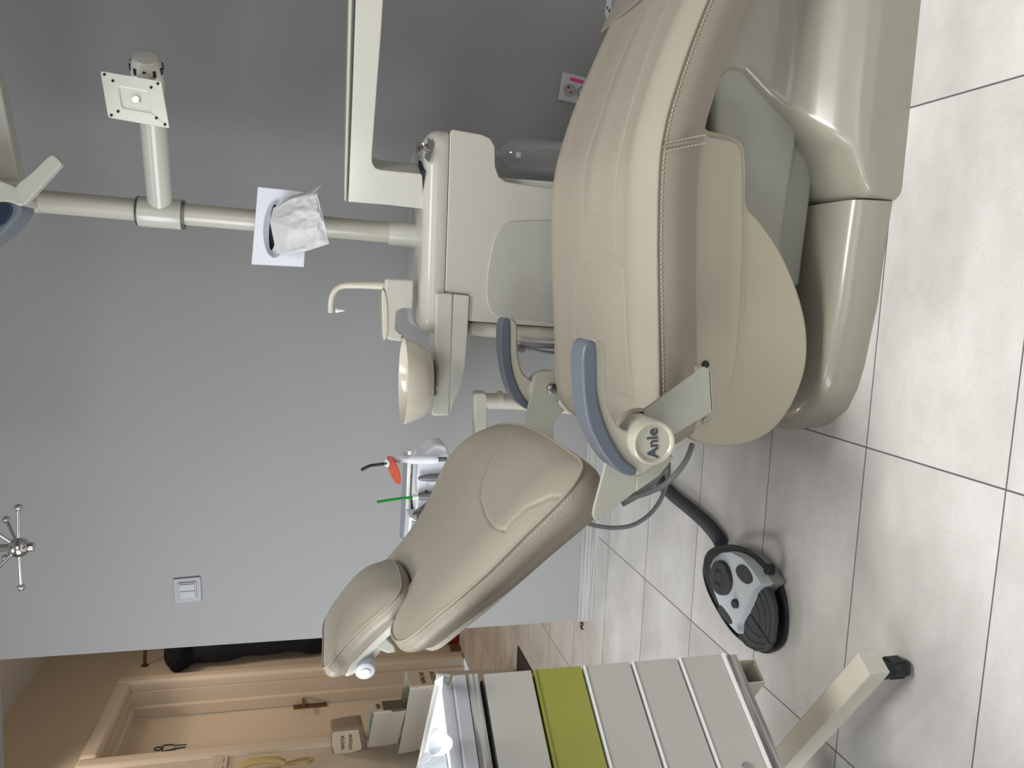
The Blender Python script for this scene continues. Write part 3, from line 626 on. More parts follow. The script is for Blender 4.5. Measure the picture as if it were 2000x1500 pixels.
# vertical corner cover on the left of the body
lc = P([(917, 627), (1100, 641), (1350, 661), (1350, 700), (1100, 671), (985, 662), (912, 655)], U0 + .03)
for q in lc:
    if q.z < .2: q.z = 0
MB().prism(lc, (0, .30, 0)).obj('side_cover', M['cream2'], unit, bevel=.018, seg=5)
cp = P(cap_px, U0 - .005)
xl_ = at(850, 652, U0).x; xr_ = at(860, 251, U0).x; zt2 = at(835, 300, U0 + .05).z + .012
def capring(ins, z):
    out = []; r = .035
    x0, x1, y0, y1 = xl_ + ins, xr_ - ins, U0 - .001 + ins, U0 + .345 - ins
    for cx_, cy_, s0 in ((x1 - r, y1 - r, 0), (x0 + r, y1 - r, PI / 2), (x0 + r, y0 + r, PI), (x1 - r, y0 + r, 1.5 * PI)):
        for k in range(7): t_ = s0 + PI / 2 * k / 6; out.append(Vector((cx_ + r * math.cos(t_), cy_ + r * math.sin(t_), z)))
    return out
RC = .034
cl_ = [capring(.001, zb_), capring(0, zb_ + .0015), capring(0, zt2 - RC)] + [capring(RC * (1 - math.cos(a)) , zt2 - RC + RC * math.sin(a)) for a in np.linspace(.15, PI / 2, 9)]
cpo = MB().loft(cl_).obj('top_cover', M['cream'], unit)
dp = [(1095, 430), (1005, 432), (985, 438), (968, 460), (957, 500), (950, 555), (952, 590), (960, 610), (975, 619), (1000, 622), (1100, 630), (1180, 632), (1180, 435)]
MB().prism(resample(smooth_poly(P(dp, U0 - .004), 3), 60), (0, .01, 0)).obj('recess_shade_panel', mat('recess_shade_cream', (186, 185, 177), .35), unit, bevel=.003, angle=60)  # flat panel whose darker cream imitates the shading of a concave recess
# control plate with lever on the right shoulder
c = at(838, 283, U0 + .05)
b = MB(); b.prism([at(X, Y, U0 - .001) for X, Y in ((836, 268), (848, 279), (846, 290), (838, 318), (829, 308), (833, 284))], (0, -.002, .0)); b.obj('control_plate', M['steel'], unit)
b = MB(); k0 = at(838, 294, U0 - .004); k1 = at(824, 288, U0 - .03); b.tube([k0, k1], .0045); b.tube([at(834, 284, U0 - .004), at(826, 282, U0 - .03)], .003); b.lathe([(0, .0), (.014, .002), (.016, .005), (0, .010)], at(820, 290, U0 - .03), axis=(-.1, 0, 1), n=20); b.obj('tap_lever', M['chrome'], unit)
MB().lathe([(0, 0), (.006, 0), (.006, .001), (0, .001)], (at(944, 262, U0).x - .0003, U0 + .05, at(944, 262, U0).z), axis=(1, 0, 0), n=16).obj('side_socket', M['shade_dark'], unit)
# bowl arm
armb = straight_prism([(851, 571), (886, 573), (882, 700), (878, 812), (846, 813), (843, 806), (850, 660)], U0 - .012, .11, 'bowl_arm', M['cream'], unit, .006)
straight_prism([(886, 574), (917, 577), (913, 655), (908, 720), (900, 755), (886, 785), (882, 800), (878, 811), (879, 700)], U0 - .009, .10, 'bowl_arm_cover', M['cream'], armb, .006)
bc = Vector((at(784, 746, 1.93).x, 1.94, 0)); RZ = at(798, 746, 1.94 - .105).z
R_ = .1075; zt = RZ
prof = []
H_ = .092
for k in range(13):
    a = k / 12; prof.append((R_ * (.55 + .45 * math.sin(PI / 2 * a ** .8)) if a > 0 else .0, -H_ + H_ * a ** 1.6))
outer_ = [(.001, -.070), (.050, -.070), (.066, -.067), (.080, -.059), (.092, -.044), (.1005, -.022), (R_, -.001), (R_, .001), (R_ - .003, .0015), (R_ - .006, -.001), (.095, -.024), (.084, -.044), (.06, -.057), (.03, -.062), (.001, -.064)]
MB().lathe(outer_, (bc.x, bc.y, zt), n=80).obj('spittoon_bowl', M['ivory'], unit, label='ivory ceramic bowl')
MB().lathe([(0, 0), (.046, 0), (.046, .006), (.04, .012), (0, .012)], (bc.x + .01, bc.y, zt - .0815), n=48).obj('bowl_base', M['steel'], unit)
# rinse block
blk = straight_prism([(752, 543), (809, 546), (808, 603), (787, 602), (778, 606), (775, 618), (774, 642), (782, 650), (789, 651), (787, 668), (758, 664), (751, 655), (750, 600)], 2.03, .055, 'rinse_block', M['cream'], unit, .010, angle=40)
straight_prism([(746, 572), (752, 570), (757, 600), (757, 650), (752, 664), (748, 655)], 2.026, .06, 'rinse_rim', M['ivory'], blk, .003, sm=40, angle=60)
sp_ = smooth_poly([at(X, Y, 2.05) for X, Y in ((752, 558), (720, 557), (680, 557), (664, 560), (654, 568), (648, 580), (646, 595), (646, 611))], 6, closed=False)
rr_ = [.011 - .0038 * min(1, i / (len(sp_) * .45)) for i in range(len(sp_))]
MB().tube(sp_, rr_, n=16).obj('cup_filler_spout', M['ivory'], blk)
b = MB(); q = at(655, 606, 2.05); b.lathe([(0, 0), (.006, 0), (.006, .008), (.004, .008), (.004, .016), (.0025, .016), (.0025, .022), (0, .022)], q, axis=(0, 0, -1), n=16); b.obj('nozzle', M['white'], blk)
b = MB(); b.tube([at(783, 660, 2.03), at(799, 667, 1.97)], .0028, n=10); b.obj('rinse_tube', M['straw'], blk, label='thin yellowish rinse tube')
# delivery arm post and beam
pA = Vector((.19, 2.02, .9)); nA = Vector((.42, .90, 0)).normalized()
def PA(lst, off=0): return [onpl(X, Y, pA + nA * off, nA) for X, Y in lst]
beam = MB().prism(resample(smooth_poly([v for v in PA([(680, 395), (688, 200), (697, -60), (752, -60), (745, 60), (738, 150), (727, 300), (727, 318), (734, 329), (745, 332), (825, 340), (828, 409), (760, 401)])], 1), 160), nA * .085).obj('delivery_arm', M['cream'], unit, bevel=.005)
MB().prism(PA([(672, 392), (677, 395.5), (690, -60), (683, -60)]), nA * .085).obj('arm_top_cover', M['cream2'], beam, bevel=.003)
MB().prism(PA([(824, 333), (829, 333), (826, 408), (822, 408)], .002), nA * .08).obj('swivel_gap', M['shade_dark'], beam)
# pole
pb = at(815, 460, 2.14); pt = at(80, 393, 2.14)
pole = MB().tube([pb - Vector((0, 0, .04)), pt], .0272, n=40).obj('upright_pole', M['cream2'], unit)
ax = (pt - pb).normalized()
pS = at(768, 457, 2.14)
MB().lathe([(.0345, 0), (.0335, .015), (.0315, .075), (.0305, .082), (.027, .084)], pb + ax * -.006, axis=ax, n=48).obj('pole_sleeve', M['cream'], pole)
MB().lathe([(.0275, 0), (.0290, .001), (.0290, .045), (.022, .095), (0, .10)], pt, axis=ax, n=40).obj('pole_fitting', M['cream2'], pole)
tz0 = at(357, 420, 2.14); tz1 = at(272, 412, 2.14)
o_ = MB().lathe([(.0275, 0), (.036, .0), (.037, .002), (.037, (tz1 - tz0).length), (.0275, (tz1 - tz0).length)], tz0, axis=ax, n=48).obj('tee_collar', M['cream'], pole)
for q in (tz0, tz1): MB().lathe([(.0275, -.006), (.0345, -.006), (.0372, 0), (.0345, .006), (.0275, .006)], q, axis=ax, n=48).obj('collar_ring', M['steel'], o_)
tb = at(314, 410, 2.14); te = at(300, 240, 2.02); tf = at(290, 150, 1.97)
MB().tube([tb, te, tf], [.0305, .0300, .0300], n=40).obj('monitor_tube', M['cream'], pole)
# ball joint behind plate
jc = at(288, 140, 1.93)
b = MB(); jd = (jc - te).normalized(); b.lathe([(.033, 0), (.034, .03), (.031, .060), (.024, .072), (0, .074)], at(291, 172, 1.94), axis=jd, n=36); o_ = b.obj('joint_housing', M['cream'], pole)
for k in range(10):
    a = 2 * PI * k / 10; u = jd.cross(Vector((0, 0, 1))).normalized(); v_ = jd.cross(u)
    q = at(291, 172, 1.94) + jd * .050 + (u * math.cos(a) + v_ * math.sin(a)) * .0315
    s2 = MB(); dd = (u * math.cos(a) + v_ * math.sin(a)); tt = jd.cross(dd)
    s2.obox(q - tt * .003 - jd * .006 - dd * .002, tt * .006, jd * .014, dd * .005); s2.obj('slot', M['shade_dark'], o_)
# VESA plate
vc = [at(*q) for q in ((194.5, 138, 1.80), (316, 160, 1.76), (329, 249, 1.74), (213, 230, 1.78))]
cen = sum(vc, Vector()) / 4; ex = ((vc[1] - vc[0]) + (vc[2] - vc[3])) / 2; ey = ((vc[3] - vc[0]) + (vc[2] - vc[1])) / 2; nn = ex.cross(ey).normalized()
if nn.y > 0: nn = -nn
def vp(u, v, h=0): return cen + ex * u + ey * v + nn * h
def rrect(a, r, n=5):
    out = []
    for cx_, cy_, s0 in ((a - r, a - r, 0), (-a + r, a - r, PI / 2), (-a + r, -a + r, PI), (a - r, -a + r, 1.5 * PI)):
        for k in range(n): t_ = s0 + PI / 2 * k / (n - 1); out.append((cx_ + r * math.cos(t_), cy_ + r * math.sin(t_)))
    return out
b = MB(); b.loft([[vp(u, v, -.003) for u, v in rrect(.5, .04)], [vp(u, v, 0) for u, v in rrect(.5, .04)], [vp(u, v, 0) for u, v in rrect(.25, .05)], [vp(u, v, -.010) for u, v in rrect(.175, .03)], [vp(u, v, -.0101) for u, v in rrect(.02, .01)]])
plate = b.obj('monitor_mount_plate', M['white2'], unit, label='square white steel monitor plate with bolt holes')
for u, v in [(a * .44, c * .44) for a in (-1, 1) for c in (-1, 1)] + [(a * .315, c * .33) for a in (-1, 1) for c in (-1, 1)]:
    MB().lathe([(0, .0006), (.0031, .0006), (.0031, 0)], vp(u, v), axis=nn, n=16).obj('bolt_hole', M['shade_dark'], plate)
MB().lathe([(0, .009), (.008, .009), (.0095, .007), (.0095, 0), (0.012, 0), (.012, -.003)], vp(.02, .0, -.008), axis=nn, n=6).obj('hex_bolt', M['chrome'], plate)
MB().tube([vp(0, 0, -.01), vp(0, 0, -.03), jc], .018, n=20).obj('joint_stem', M['cream'], plate)

# gray hoses under the unit side
hs1 = empty('suction_hoses', (-.13, 2.0, 0), 'grey suction hoses hanging down beside the unit body', 'hose')
a0 = [at(X, Y, 2.0) for X, Y in ((1014, 672), (1040, 675), (1100, 678), (1200, 688))]
MB().tube(smooth_poly(a0 + [Vector((a0[-1].x, 2.0, .12))], 5, closed=False), .0075).obj('hose', M['hose'], hs1)
a1 = [at(X, Y, 1.985) for X, Y in ((1010, 680), (1032, 682), (1060, 688), (1100, 692), (1200, 700))]
MB().tube(smooth_poly(a1 + [Vector((a1[-1].x, 1.985, .12))], 5, closed=False), .006).obj('hose', M['hose'], hs1)
MB().tube([at(1010, 680, 1.985), at(1024, 682, 1.985)], .010).obj('hose_connector', M['gunmetal'], hs1)
MB().tube([at(1024, 682, 1.985), at(1033, 684, 1.985)], .0085).obj('hose_connector', M['hose'], hs1)

# water bottle
bx = at(1040, 307, 2.12); zt_ = at(964, 300, 2.12).z
bt = empty('water_bottle', (bx.x, 2.12, .1), 'empty clear plastic water bottle hanging under the unit shoulder', 'bottle')
rb = .0475
MB().lathe([(.012, .0), (.012, -.015), (.016, -.018), (.030, -.030), (.043, -.048), (rb, -.07), (rb, -.34), (.040, -.355), (0, -.36)], (bx.x - .0, 2.12, zt_), n=48).obj('bottle_body', M['clear'], bt)
MB().lathe([(0, .02), (.016, .02), (.016, -.008), (.0, -.008)], (bx.x, 2.12, zt_), n=24).obj('bottle_cap', M['clear'], bt)
gp = [at(X, Y, 2.03) for X, Y in ((974, 346), (974, 363), (1100, 374), (1100, 352))]
for q in gp[2:]: q.z = .0
b = MB(); b.prism([gp[0], gp[1], Vector((gp[1].x, 2.03, .0)), Vector((gp[0].x, 2.03, 0))], (0, .08, 0)); b.obj('side_column', M['white2'], unit, bevel=.004)

# ================================================================== DENTAL LAMP (hangs from the pole top)
lamp = empty('dental_lamp', at(0, 400, 1.95), 'cream operating lamp head with blue-grey lens above the pole', 'operating lamp')
lc_ = at(-38, 398, 1.93)
def LP(X, Y, y=1.93): return at(X, Y, y)
hp = [(-90, 330), (-20, 345), (10, 355), (36, 366), (46, 385), (45, 400), (36, 402), (10, 395), (-90, 400)]
MB().prism(resample(smooth_poly([at(X, Y, 1.90) for X, Y in hp], 4), 70), (0, .09, 0)).obj('lamp_head', M['cream'], lamp, bevel=.015, seg=5, angle=50)
MB().prism(resample(smooth_poly([at(X, Y, 1.905) for X, Y in [(-90, 385), (10, 392), (38, 396), (44, 403), (40, 418), (22, 440), (0, 462), (-60, 500), (-90, 500)]], 4), 70), (0, .08, 0)).obj('lamp_bezel', M['lens'], lamp, bevel=.008, angle=50)
MB().prism(resample(smooth_poly([at(X, Y, 1.898) for X, Y in [(-90, 392), (0, 396), (18, 400), (23, 408), (18, 424), (0, 442), (-60, 470), (-90, 470)]], 4), 70), (0, .01, 0)).obj('lamp_lens', M['lensd'], lamp, bevel=.002, angle=50)
MB().prism(resample(smooth_poly([at(X, Y, 1.88) for X, Y in [(30, 365), (62, 336), (97, 303), (108, 305), (116, 313), (121, 320), (110, 332), (50, 398), (42, 392)]], 3), 50), (0, .022, 0)).obj('lamp_handle', M['cream'], lamp, bevel=.006, angle=50)
A0 = at(10, 352, 2.03); A1 = at(-52, -60, 2.0)
la = MB().prism([at(X, Y, 2.00) for X, Y in ((38, 352), (-55, 352), (-105, -40), (-42, -40))], (0, .05, 0)).obj('lamp_arm', M['cream'], lamp, bevel=.006)

# ================================================================== TISSUE BOX
TY_ = 2.03
tcn = [at(X, Y, TY_) for X, Y in ((503, 364), (490.5, 516), (594, 521), (604, 375))]
tb_ = empty('tissue_box', (sum(tcn, Vector()) / 4), 'white tissue dispenser box fixed on the upright pole', 'tissue box')
ctr = sum(tcn, Vector()) / 4
def T(u, v, h=0):   # u,v in 0..1 along the face
    a = tcn[0].lerp(tcn[1], u); d = tcn[3].lerp(tcn[2], u); p = a.lerp(d, v); return p + Vector((0, -h, 0))
n_ = 72; R0 = []; 
def sq(k):
    s = k / n_ * 4; i = int(s) % 4; f = s - int(s)
    return [(f, 0), (1, f), (1 - f, 1), (0, 1 - f)][i]
def ov(k, cu, cv, ru, rv):
    s = k / n_ * 2 * PI + .25 * PI; return (cu - ru * math.cos(s), cv - rv * math.sin(s))
outerR = [sq(k) for k in range(n_)]
ovr = lambda ru, rv, cu=.50, cv=.42: [ov(k, cu, cv, ru, rv) for k in range(n_)]
rings = [[T(u, v, -.075) for u, v in outerR], [T(u, v, -.004) for u, v in outerR], [T(.5 + (u - .5) * .985, .5 + (v - .5) * .98, 0) for u, v in outerR], [T(u, v, 0) for u, v in ovr(.40, .25)], [T(u, v, -.014) for u, v in ovr(.34, .16, .5, .40)], [T(u, v, -.016) for u, v in ovr(.30, .075, .5, .35)]]
b = MB(); b.loft(rings, cap=False); bx_ = b.obj('box_shell', M['white'], tb_)
MB().loft([[T(u, v, -.03) for u, v in ovr(.32, .09, .5, .35)], [T(u, v, -.031) for u, v in ovr(.32, .09, .5, .35)]]).obj('slot_interior', mat('slot_dark', (64, 60, 56), .9), bx_)
bk = [T(u, v, -.075) for u, v in ((0, 0), (1, 0), (1, 1), (0, 1))]
MB().prism(bk, (0, -.003, 0)).obj('back_plate', M['white'], bx_, smooth=False)
# tissue sheet
rnd = np.random.RandomState(3)
TP = [[(534, 406, 0), (527, 432, 0), (540, 494, .0)], [(575, 385, .03), (566, 440, .045), (556, 497, .03)], [(617, 378, .04), (622, 428, .055), (600, 490, .045)], [(619, 375, .045), (632, 425, .05), (643.5, 476, .05)]]
# bilinear patch: slot edge to free corner
gu, gv = 48, 40; vs = []
def tq(s, t):
    def lerp3(row):
        a, bb, c_ = row
        if t < .5: k = t * 2; return [a[i] + (bb[i] - a[i]) * k for i in range(3)]
        k = t * 2 - 1; return [bb[i] + (c_[i] - bb[i]) * k for i in range(3)]
    rows = [lerp3(r_) for r_ in TP]; f = s * 3; i = min(2, int(f)); f -= i
    X, Y, h = [rows[i][j] + (rows[i + 1][j] - rows[i][j]) * f for j in range(3)]
    q_ = Vector((s * 3.2, t * 3.2, 1)); h += min(1, s * 2.5) * (.010 * (.4 - abs(mathutils.noise.noise(q_))) + .005 * (.4 - abs(mathutils.noise.noise(q_ * 2.3))) + .0018 * mathutils.noise.noise(q_ * 6))
    return at(X, Y, TY_ - .006 - h)
for i in range(gu + 1):
    for j in range(gv + 1): vs.append(tq(i / gu, j / gv))
fs = [(i * (gv + 1) + j, i * (gv + 1) + j + 1, (i + 1) * (gv + 1) + j + 1, (i + 1) * (gv + 1) + j) for i in range(gu) for j in range(gv)]
TT = [[(534, 406, .0), (545, 400, 0)], [(572, 388, .035), (560, 386, .02)], [(612, 377, .045), (606, 372, .03)], [(628, 361, .05), (626, 362, .045)]]
n0 = len(vs)
for i in range(25):
    s = i / 24; f = s * 3; k = min(2, int(f)); f -= k
    for j in range(9):
        t_ = j / 8; a = [TT[k][0][m_] + (TT[k + 1][0][m_] - TT[k][0][m_]) * f for m_ in range(3)]; c_ = [TT[k][1][m_] + (TT[k + 1][1][m_] - TT[k][1][m_]) * f for m_ in range(3)]
        X, Y, h = [a[m_] + (c_[m_] - a[m_]) * t_ for m_ in range(3)]; vs.append(at(X, Y, TY_ - .006 - h + .012 * t_))
fs += [(n0 + i * 9 + j, n0 + i * 9 + j + 1, n0 + (i + 1) * 9 + j + 1, n0 + (i + 1) * 9 + j) for i in range(24) for j in range(8)]
ts = link('tissue', mesh_from(vs, fs, 'tissue'), M['tissue']); tag(ts, 'crumpled white paper tissue pulled out of the dispenser slot', 'tissue')
sf = ts.modifiers.new('solid', 'SOLIDIFY'); sf.thickness = .0006

# ================================================================== SPUTNIK CEILING LAMP
sy = 2.05
c = at(37, 1069, sy)
sl = empty('chandelier', (c.x, sy, 2.59), 'chrome starburst ceiling lamp with ball-tipped arms hanging near the top left', 'ceiling lamp')
MB().ball(c, .0245, n=16).obj('centre_ball', M['chrome'], sl)
MB().tube([c + Vector((0, 0, .015)), Vector((c.x, sy, 2.59))], .0095, n=16).obj('stem', M['chrome'], sl)
MB().lathe([(0, 0), (.011, 0), (.012, .008), (.0, .012)], c - Vector((0, 0, .032)), n=20).obj('bottom_cap', M['chrome'], sl)
for dx, dy, dz, L_ in ((.098, 0, -.002, 1), (-.100, .0, -.002, 1), (.052, .06, .045, 1), (-.045, .06, .05, 1), (.075, -.03, .07, 1), (-.075, -.03, .07, 1), (.02, -.09, .03, 1), (-.02, .09, .02, 1)):
    e = c + Vector((dx, dy, dz)); d_ = (e - c).normalized()
    o_ = MB().tube([c + d_ * .02, e], .0042, n=12).obj('lamp_arm', M['chrome'], sl); MB().ball(e, .0092, n=10).obj('tip', M['chrome'], o_)

# ================================================================== ASSISTANT ARM PIPE + INSTRUMENT TRAY
pipe = empty('support_arm', (-.25, 2.2, 0), 'cream L-shaped support arm running behind the backrest', 'support arm')
PY = 2.12
v0 = at(947, 783, PY); v1 = at(1125, 795, PY)
MB().tube([v0, at(1000, 784, PY), v1, Vector((v1.x - .005, PY, 0))], .0225, n=28).obj('vertical_tube', M['cream2'], pipe)
MB().tube([at(971, 781, PY), at(980, 781, PY)], .0255, n=28).obj('ring', M['cream2'], pipe)
MB().prism(resample(smooth_poly(P([(925, 775), (929, 767), (945, 766), (953, 775), (953, 860), (962, 1030), (934, 1030), (928, 860)], PY - .02), 2), 60), (0, .045, 0)).obj('horizontal_arm', M['cream'], pipe, bevel=.008, angle=50)
TYY = 1.965
tray = empty('instrument_tray', (-.55, TYY, .7), 'white dental instrument holder with grey glass tray behind the backrest', 'instrument tray')
tz_ = at(797, 880, 2.065).z; ta = at(797, 880, 2.065); tb2 = onz(790, 1062, tz_); ta2 = onz(789, 877, tz_); tb3 = onz(780, 1052, tz_)
tfr = MB().prism([ta, tb2, tb3, ta2], (0, 0, -.010)).obj('tray_frame', M['white2'], tray, bevel=.002)
tc_ = (ta + tb2 + tb3 + ta2) / 4
MB().prism([tc_.lerp(q, .955 if k in (1, 2) else .955) + Vector((0, 0, .0002)) for k, q in enumerate((ta, tb2, tb3, ta2))], (0, 0, .0006)).obj('tray_glass', mat('tray_glass', (140, 146, 156), .3), tfr, smooth=False)
MB().prism(P([(805, 905), (812, 905), (812, 1000), (802, 1000)], TYY + .095), (0, .004, 0)).obj('tray_gap_shade', M['shade_dark'], tray, smooth=False)  # dark sheet standing in for the shade between tray and holder
MB().prism(resample(smooth_poly(P([(828, 888), (848, 871), (862, 869), (874, 874), (880, 900), (900, 1000), (850, 1060), (815, 1010), (815, 930), (817, 895)], TYY), 3), 70), (0, .10, 0)).obj('holder_body', M['white'], tray, bevel=.008, angle=50)
MB().prism(P([(800, 1010), (830, 1012), (850, 1070), (795, 1066)], TYY), (0, .08, 0)).obj('keypad_housing', M['white'], tray, bevel=.003)
kp = MB().prism(P([(804, 1019), (826, 1022), (826, 1066), (800, 1066)], TYY - .003), (0, .003, 0)).obj('keypad', M['keypad'], tray, smooth=False)
for X, Y in ((808, 1043), (815, 1031), (808, 1057), (817, 1046)):
    MB().prism(P([(X, Y - 4), (X + 7, Y - 3.5), (X + 6.5, Y + 4), (X - .5, Y + 4)], TYY - .004), (0, .001, 0)).obj('key', M['greyink'], kp, smooth=False)
MB().box((-.60, 2.075, .60), (-.52, 2.115, tz_ - .012)).obj('mounting_post', M['cream'], tray, bevel=.004)
# curing light
IY = TYY - .0130
cl = empty('curing_light', at(860, 893, IY), 'white curing light with round orange shield and black tip', 'curing light')
MB().tube(smooth_poly([at(X, Y, IY) for X, Y in ((765, 896), (785, 896), (810, 897), (835, 897), (855, 897))], 5, closed=False), [.0080] * 3 + [.0105] * 6 + [.0122] * 10 + [.0105] * 2, n=24).obj('handle', M['white'], cl)
MB().tube([at(855, 897, IY), at(873, 897, IY)], .006).obj('cable_boot', M['gunmetal'], cl)
MB().tube(smooth_poly([at(X, Y, IY - .008) for X, Y in ((705.5, 918), (722, 910), (735, 908), (758, 905))], 5, closed=False), .0040, n=14).obj('light_guide', M['black'], cl)
sc0 = at(769, 918, IY - .008); sn = Vector((.30, -.62, .55)).normalized()
MB().lathe([(0, .0008), (.038, .0008), (.038, -.0008), (0, -.0008)], sc0, axis=-(DOWN * .94 + RIGHT * .34) * .89 - FWD * .46, n=48).obj('orange_shield', M['orange'], cl, label='translucent orange disc shield')
MB().lathe([(.004, .004), (.009, .004), (.0095, .0), (.004, 0)], at(757, 905, IY - .014), axis=(.1, -.4, .9), n=24).obj('collar', M['white'], cl)
for i in range(3):
    for j in range(2): MB().ball(at(789 + i * 4, 890 + j * 4, IY - .0105), .0010, n=6).obj('indicator_dot', M['ink'], cl)
# handpieces
hp_ = empty('handpiece', at(850, 934, IY), 'tapered dark grey handpiece between the curing light and the green straw', 'handpiece')
MB().tube([at(X, Y, IY) for X, Y in ((818, 934), (825, 934), (840, 933), (870, 932))], [.0055, .0075, .0105, .0105], n=20).obj('handpiece_body', M['gunmetal'], hp_)
MB().ball(at(818, 934, IY - .001), .0022, n=8).obj('opening', M['ink'], hp_)
se = empty('saliva_ejector', at(850, 968, IY), 'grey suction valve holding a bright green straw', 'saliva ejector')
MB().tube([at(X, Y, IY) for X, Y in ((817, 970), (825, 969), (840, 968), (865, 966))], [.0085, .0105, .0115, .0115], n=20).obj('valve_body', M['gunmetal'], se)
MB().tube([at(808, 971, IY), at(818, 970, IY)], .0062, n=16).obj('adapter', M['white2'], se)
MB().tube([at(806, 971, IY), at(810, 971, IY)], .0072, n=16).obj('adapter_ring', M['white'], se)
MB().ball(at(832, 960, IY - .004), .004, n=8).obj('valve_button', M['ink'], se)
MB().tube(smooth_poly([at(X, Y, IY) for X, Y in ((736, 981), (760, 977), (785, 973.5), (810, 971))], 3, closed=False), .0036, n=12).obj('green_straw', M['green'], se, label='green plastic straw')
sr = empty('air_water_syringe', at(830, 1008, IY), 'chrome-tipped syringe head beside the keypad', 'syringe')
MB().lathe([(0, .012), (.007, .012), (.010, .008), (.0125, 0), (.014, -.012), (.014, -.06), (0, -.06)], at(815, 1006, IY - .01), axis=(-.35, -.5, .78), n=24).obj('syringe_body', M['steel'], sr)
MB().lathe([(0, .0), (.0045, 0), (.0035, .008), (0, .008)], at(818, 1011, IY - .024), axis=(-.2, -.8, .3), n=12).obj('syringe_nut', M['shade_dark'], sr)

# ================================================================== HOSES UNDER THE CHAIR
hz = empty('chair_hoses', (-.4, 1.6, 0), 'bundle of smooth grey hoses looping below the backrest joint', 'hose')
def hose(px, r, par=hz, mt=M['hose'], name='hose'):
    pts = smooth_poly([at(X, Y, y) for X, Y, y in px], 8, closed=False)
    for q in pts: q.z = max(q.z, r + .001)
    return MB().tube(pts, r, n=14).obj(name, mt, par)
hose([(1142, 1020, 1.50), (1165, 1027, 1.50), (1200, 1031, 1.50), (1235, 1026, 1.50), (1265, 1008, 1.50), (1285, 985, 1.50), (1297, 960, 1.50), (1305, 930, 1.52), (1306, 905, 1.56)], .0046)
hose([(1215, 975, 1.42), (1240, 970, 1.42), (1270, 960, 1.42), (1300, 945, 1.42), (1325, 920, 1.42), (1342, 895, 1.43), (1352, 868, 1.45)], .0058)
hose([(1225, 978, 1.46), (1260, 948, 1.46), (1285, 930, 1.46), (1300, 905, 1.48)], .0075)
hose([(1215, 985, 1.48), (1250, 965, 1.48), (1275, 945, 1.48), (1296, 915, 1.50)], .006)
ph = empty('pedal_hose', (-.55, 1.8, 0), 'black corrugated hose running over the floor to the foot pedal', 'hose')
pth = smooth_poly([onz(X, Y, .018) for X, Y in ((1270, 915), (1290, 942), (1315, 968), (1345, 992), (1375, 1018), (1397, 1043), (1409, 1062))], 26, closed=False)
rr_ = [.0172 if (i % 2) else .0156 for i in range(len(pth))]
MB().tube(pth, rr_, n=18).obj('corrugated_tube', M['hosed'], ph)

# ================================================================== FOOT PEDAL
ped = empty('foot_pedal', (-.69, 1.60, 0), 'silver and black oval foot control lying on the tiles left of the base', 'foot pedal')
def PZ(lst, z): return [onz(X, Y, z) for X, Y in lst]
base_px = [(1530, 1140), (1541, 1185), (1542, 1225), (1536, 1255), (1518, 1272), (1490, 1274), (1440, 1240), (1402, 1185), (1382, 1140), (1378, 1105), (1392, 1080), (1425, 1068), (1465, 1072), (1500, 1095)]
bz = resample(smooth_poly(PZ(base_px, .0), 5), 90)
def rscale(ring, k, z):
    c_ = sum(ring, Vector()) / len(ring); return [Vector((c_.x + (p.x - c_.x) * k, c_.y + (p.y - c_.y) * k, z)) for p in ring]
MB().loft([rscale(bz, .985, 0), rscale(bz, 1, .004), rscale(bz, .99, .009), rscale(bz, .95, .011), rscale(bz, .93, .006)]).obj('pedal_base', M['black'], ped)
body_px2 = [(1388, 1098), (1404, 1082), (1428, 1078), (1452, 1090), (1486, 1140), (1503, 1147), (1487, 1141), (1484, 1148), (1462, 1170), (1440, 1222), (1438, 1238), (1425, 1225), (1400, 1170), (1388, 1135), (1384, 1115)]
bt_px = [(1386, 1105), (1394, 1090), (1408, 1079), (1428, 1078), (1450, 1090), (1470, 1113), (1487, 1140), (1468, 1158), (1460, 1180), (1447, 1203), (1440, 1218), (1440, 1238), (1425, 1222), (1408, 1190), (1396, 1160), (1388, 1130)]
top_r = resample(PZ(bt_px, .062), 120)
bot_r = [Vector((p.x * 1.0, p.y, .010)) for p in top_r]
c_ = sum(top_r, Vector()) / len(top_r)
MB().loft([rscale(top_r, 1.02, .008), rscale(top_r, 1.01, .056), rscale(top_r, .985, .062)]).obj('pedal_body', M['silver'], ped)
MB().loft([rscale(top_r, 1.035, .007), rscale(top_r, 1.035, .034)]).obj('body_skirt', M['silverside'], ped)
def patch(px, z, t_, name, mt, par=ped, sm=True, bev=.001):
    ring = PZ(px, z + t_); ring = resample(smooth_poly(ring, 5), 60) if sm else ring
    return MB().prism([Vector((p.x, p.y, z)) for p in ring], (0, 0, t_)).obj(name, mt, par, bevel=bev, angle=60)
patch([(1437, 1110), (1444, 1103), (1455, 1106), (1466, 1122), (1468, 1135), (1459, 1141), (1447, 1134), (1438, 1121)], .060, .0045, 'oval_inlay', M['rubber'])
patch([(1403, 1184), (1409, 1183), (1424, 1202), (1430, 1214), (1428, 1219), (1420, 1216), (1408, 1202), (1402, 1191)], .058, .0045, 'oval_inlay', M['rubber'])
kn_ = onz(1438.5, 1179, .062)
MB().lathe([(.0, .01), (.008, .0095), (.0105, .007), (.0105, -.012), (0, -.012)], kn_, n=32).obj('round_button', M['rubber'], ped)
bb_ = patch([(1392, 1100), (1403, 1095), (1414, 1104), (1421, 1122), (1423, 1142), (1416, 1160), (1406, 1163), (1396, 1157), (1389, 1140), (1385, 1120)], .060, .013, 'round_pedal', M['rubber'], bev=.004)
pr = PZ([(1392, 1100), (1414, 1104), (1423, 1142), (1406, 1163), (1389, 1140), (1385, 1120)], .0745); pcn = sum(pr, Vector()) / len(pr)
b = MB()
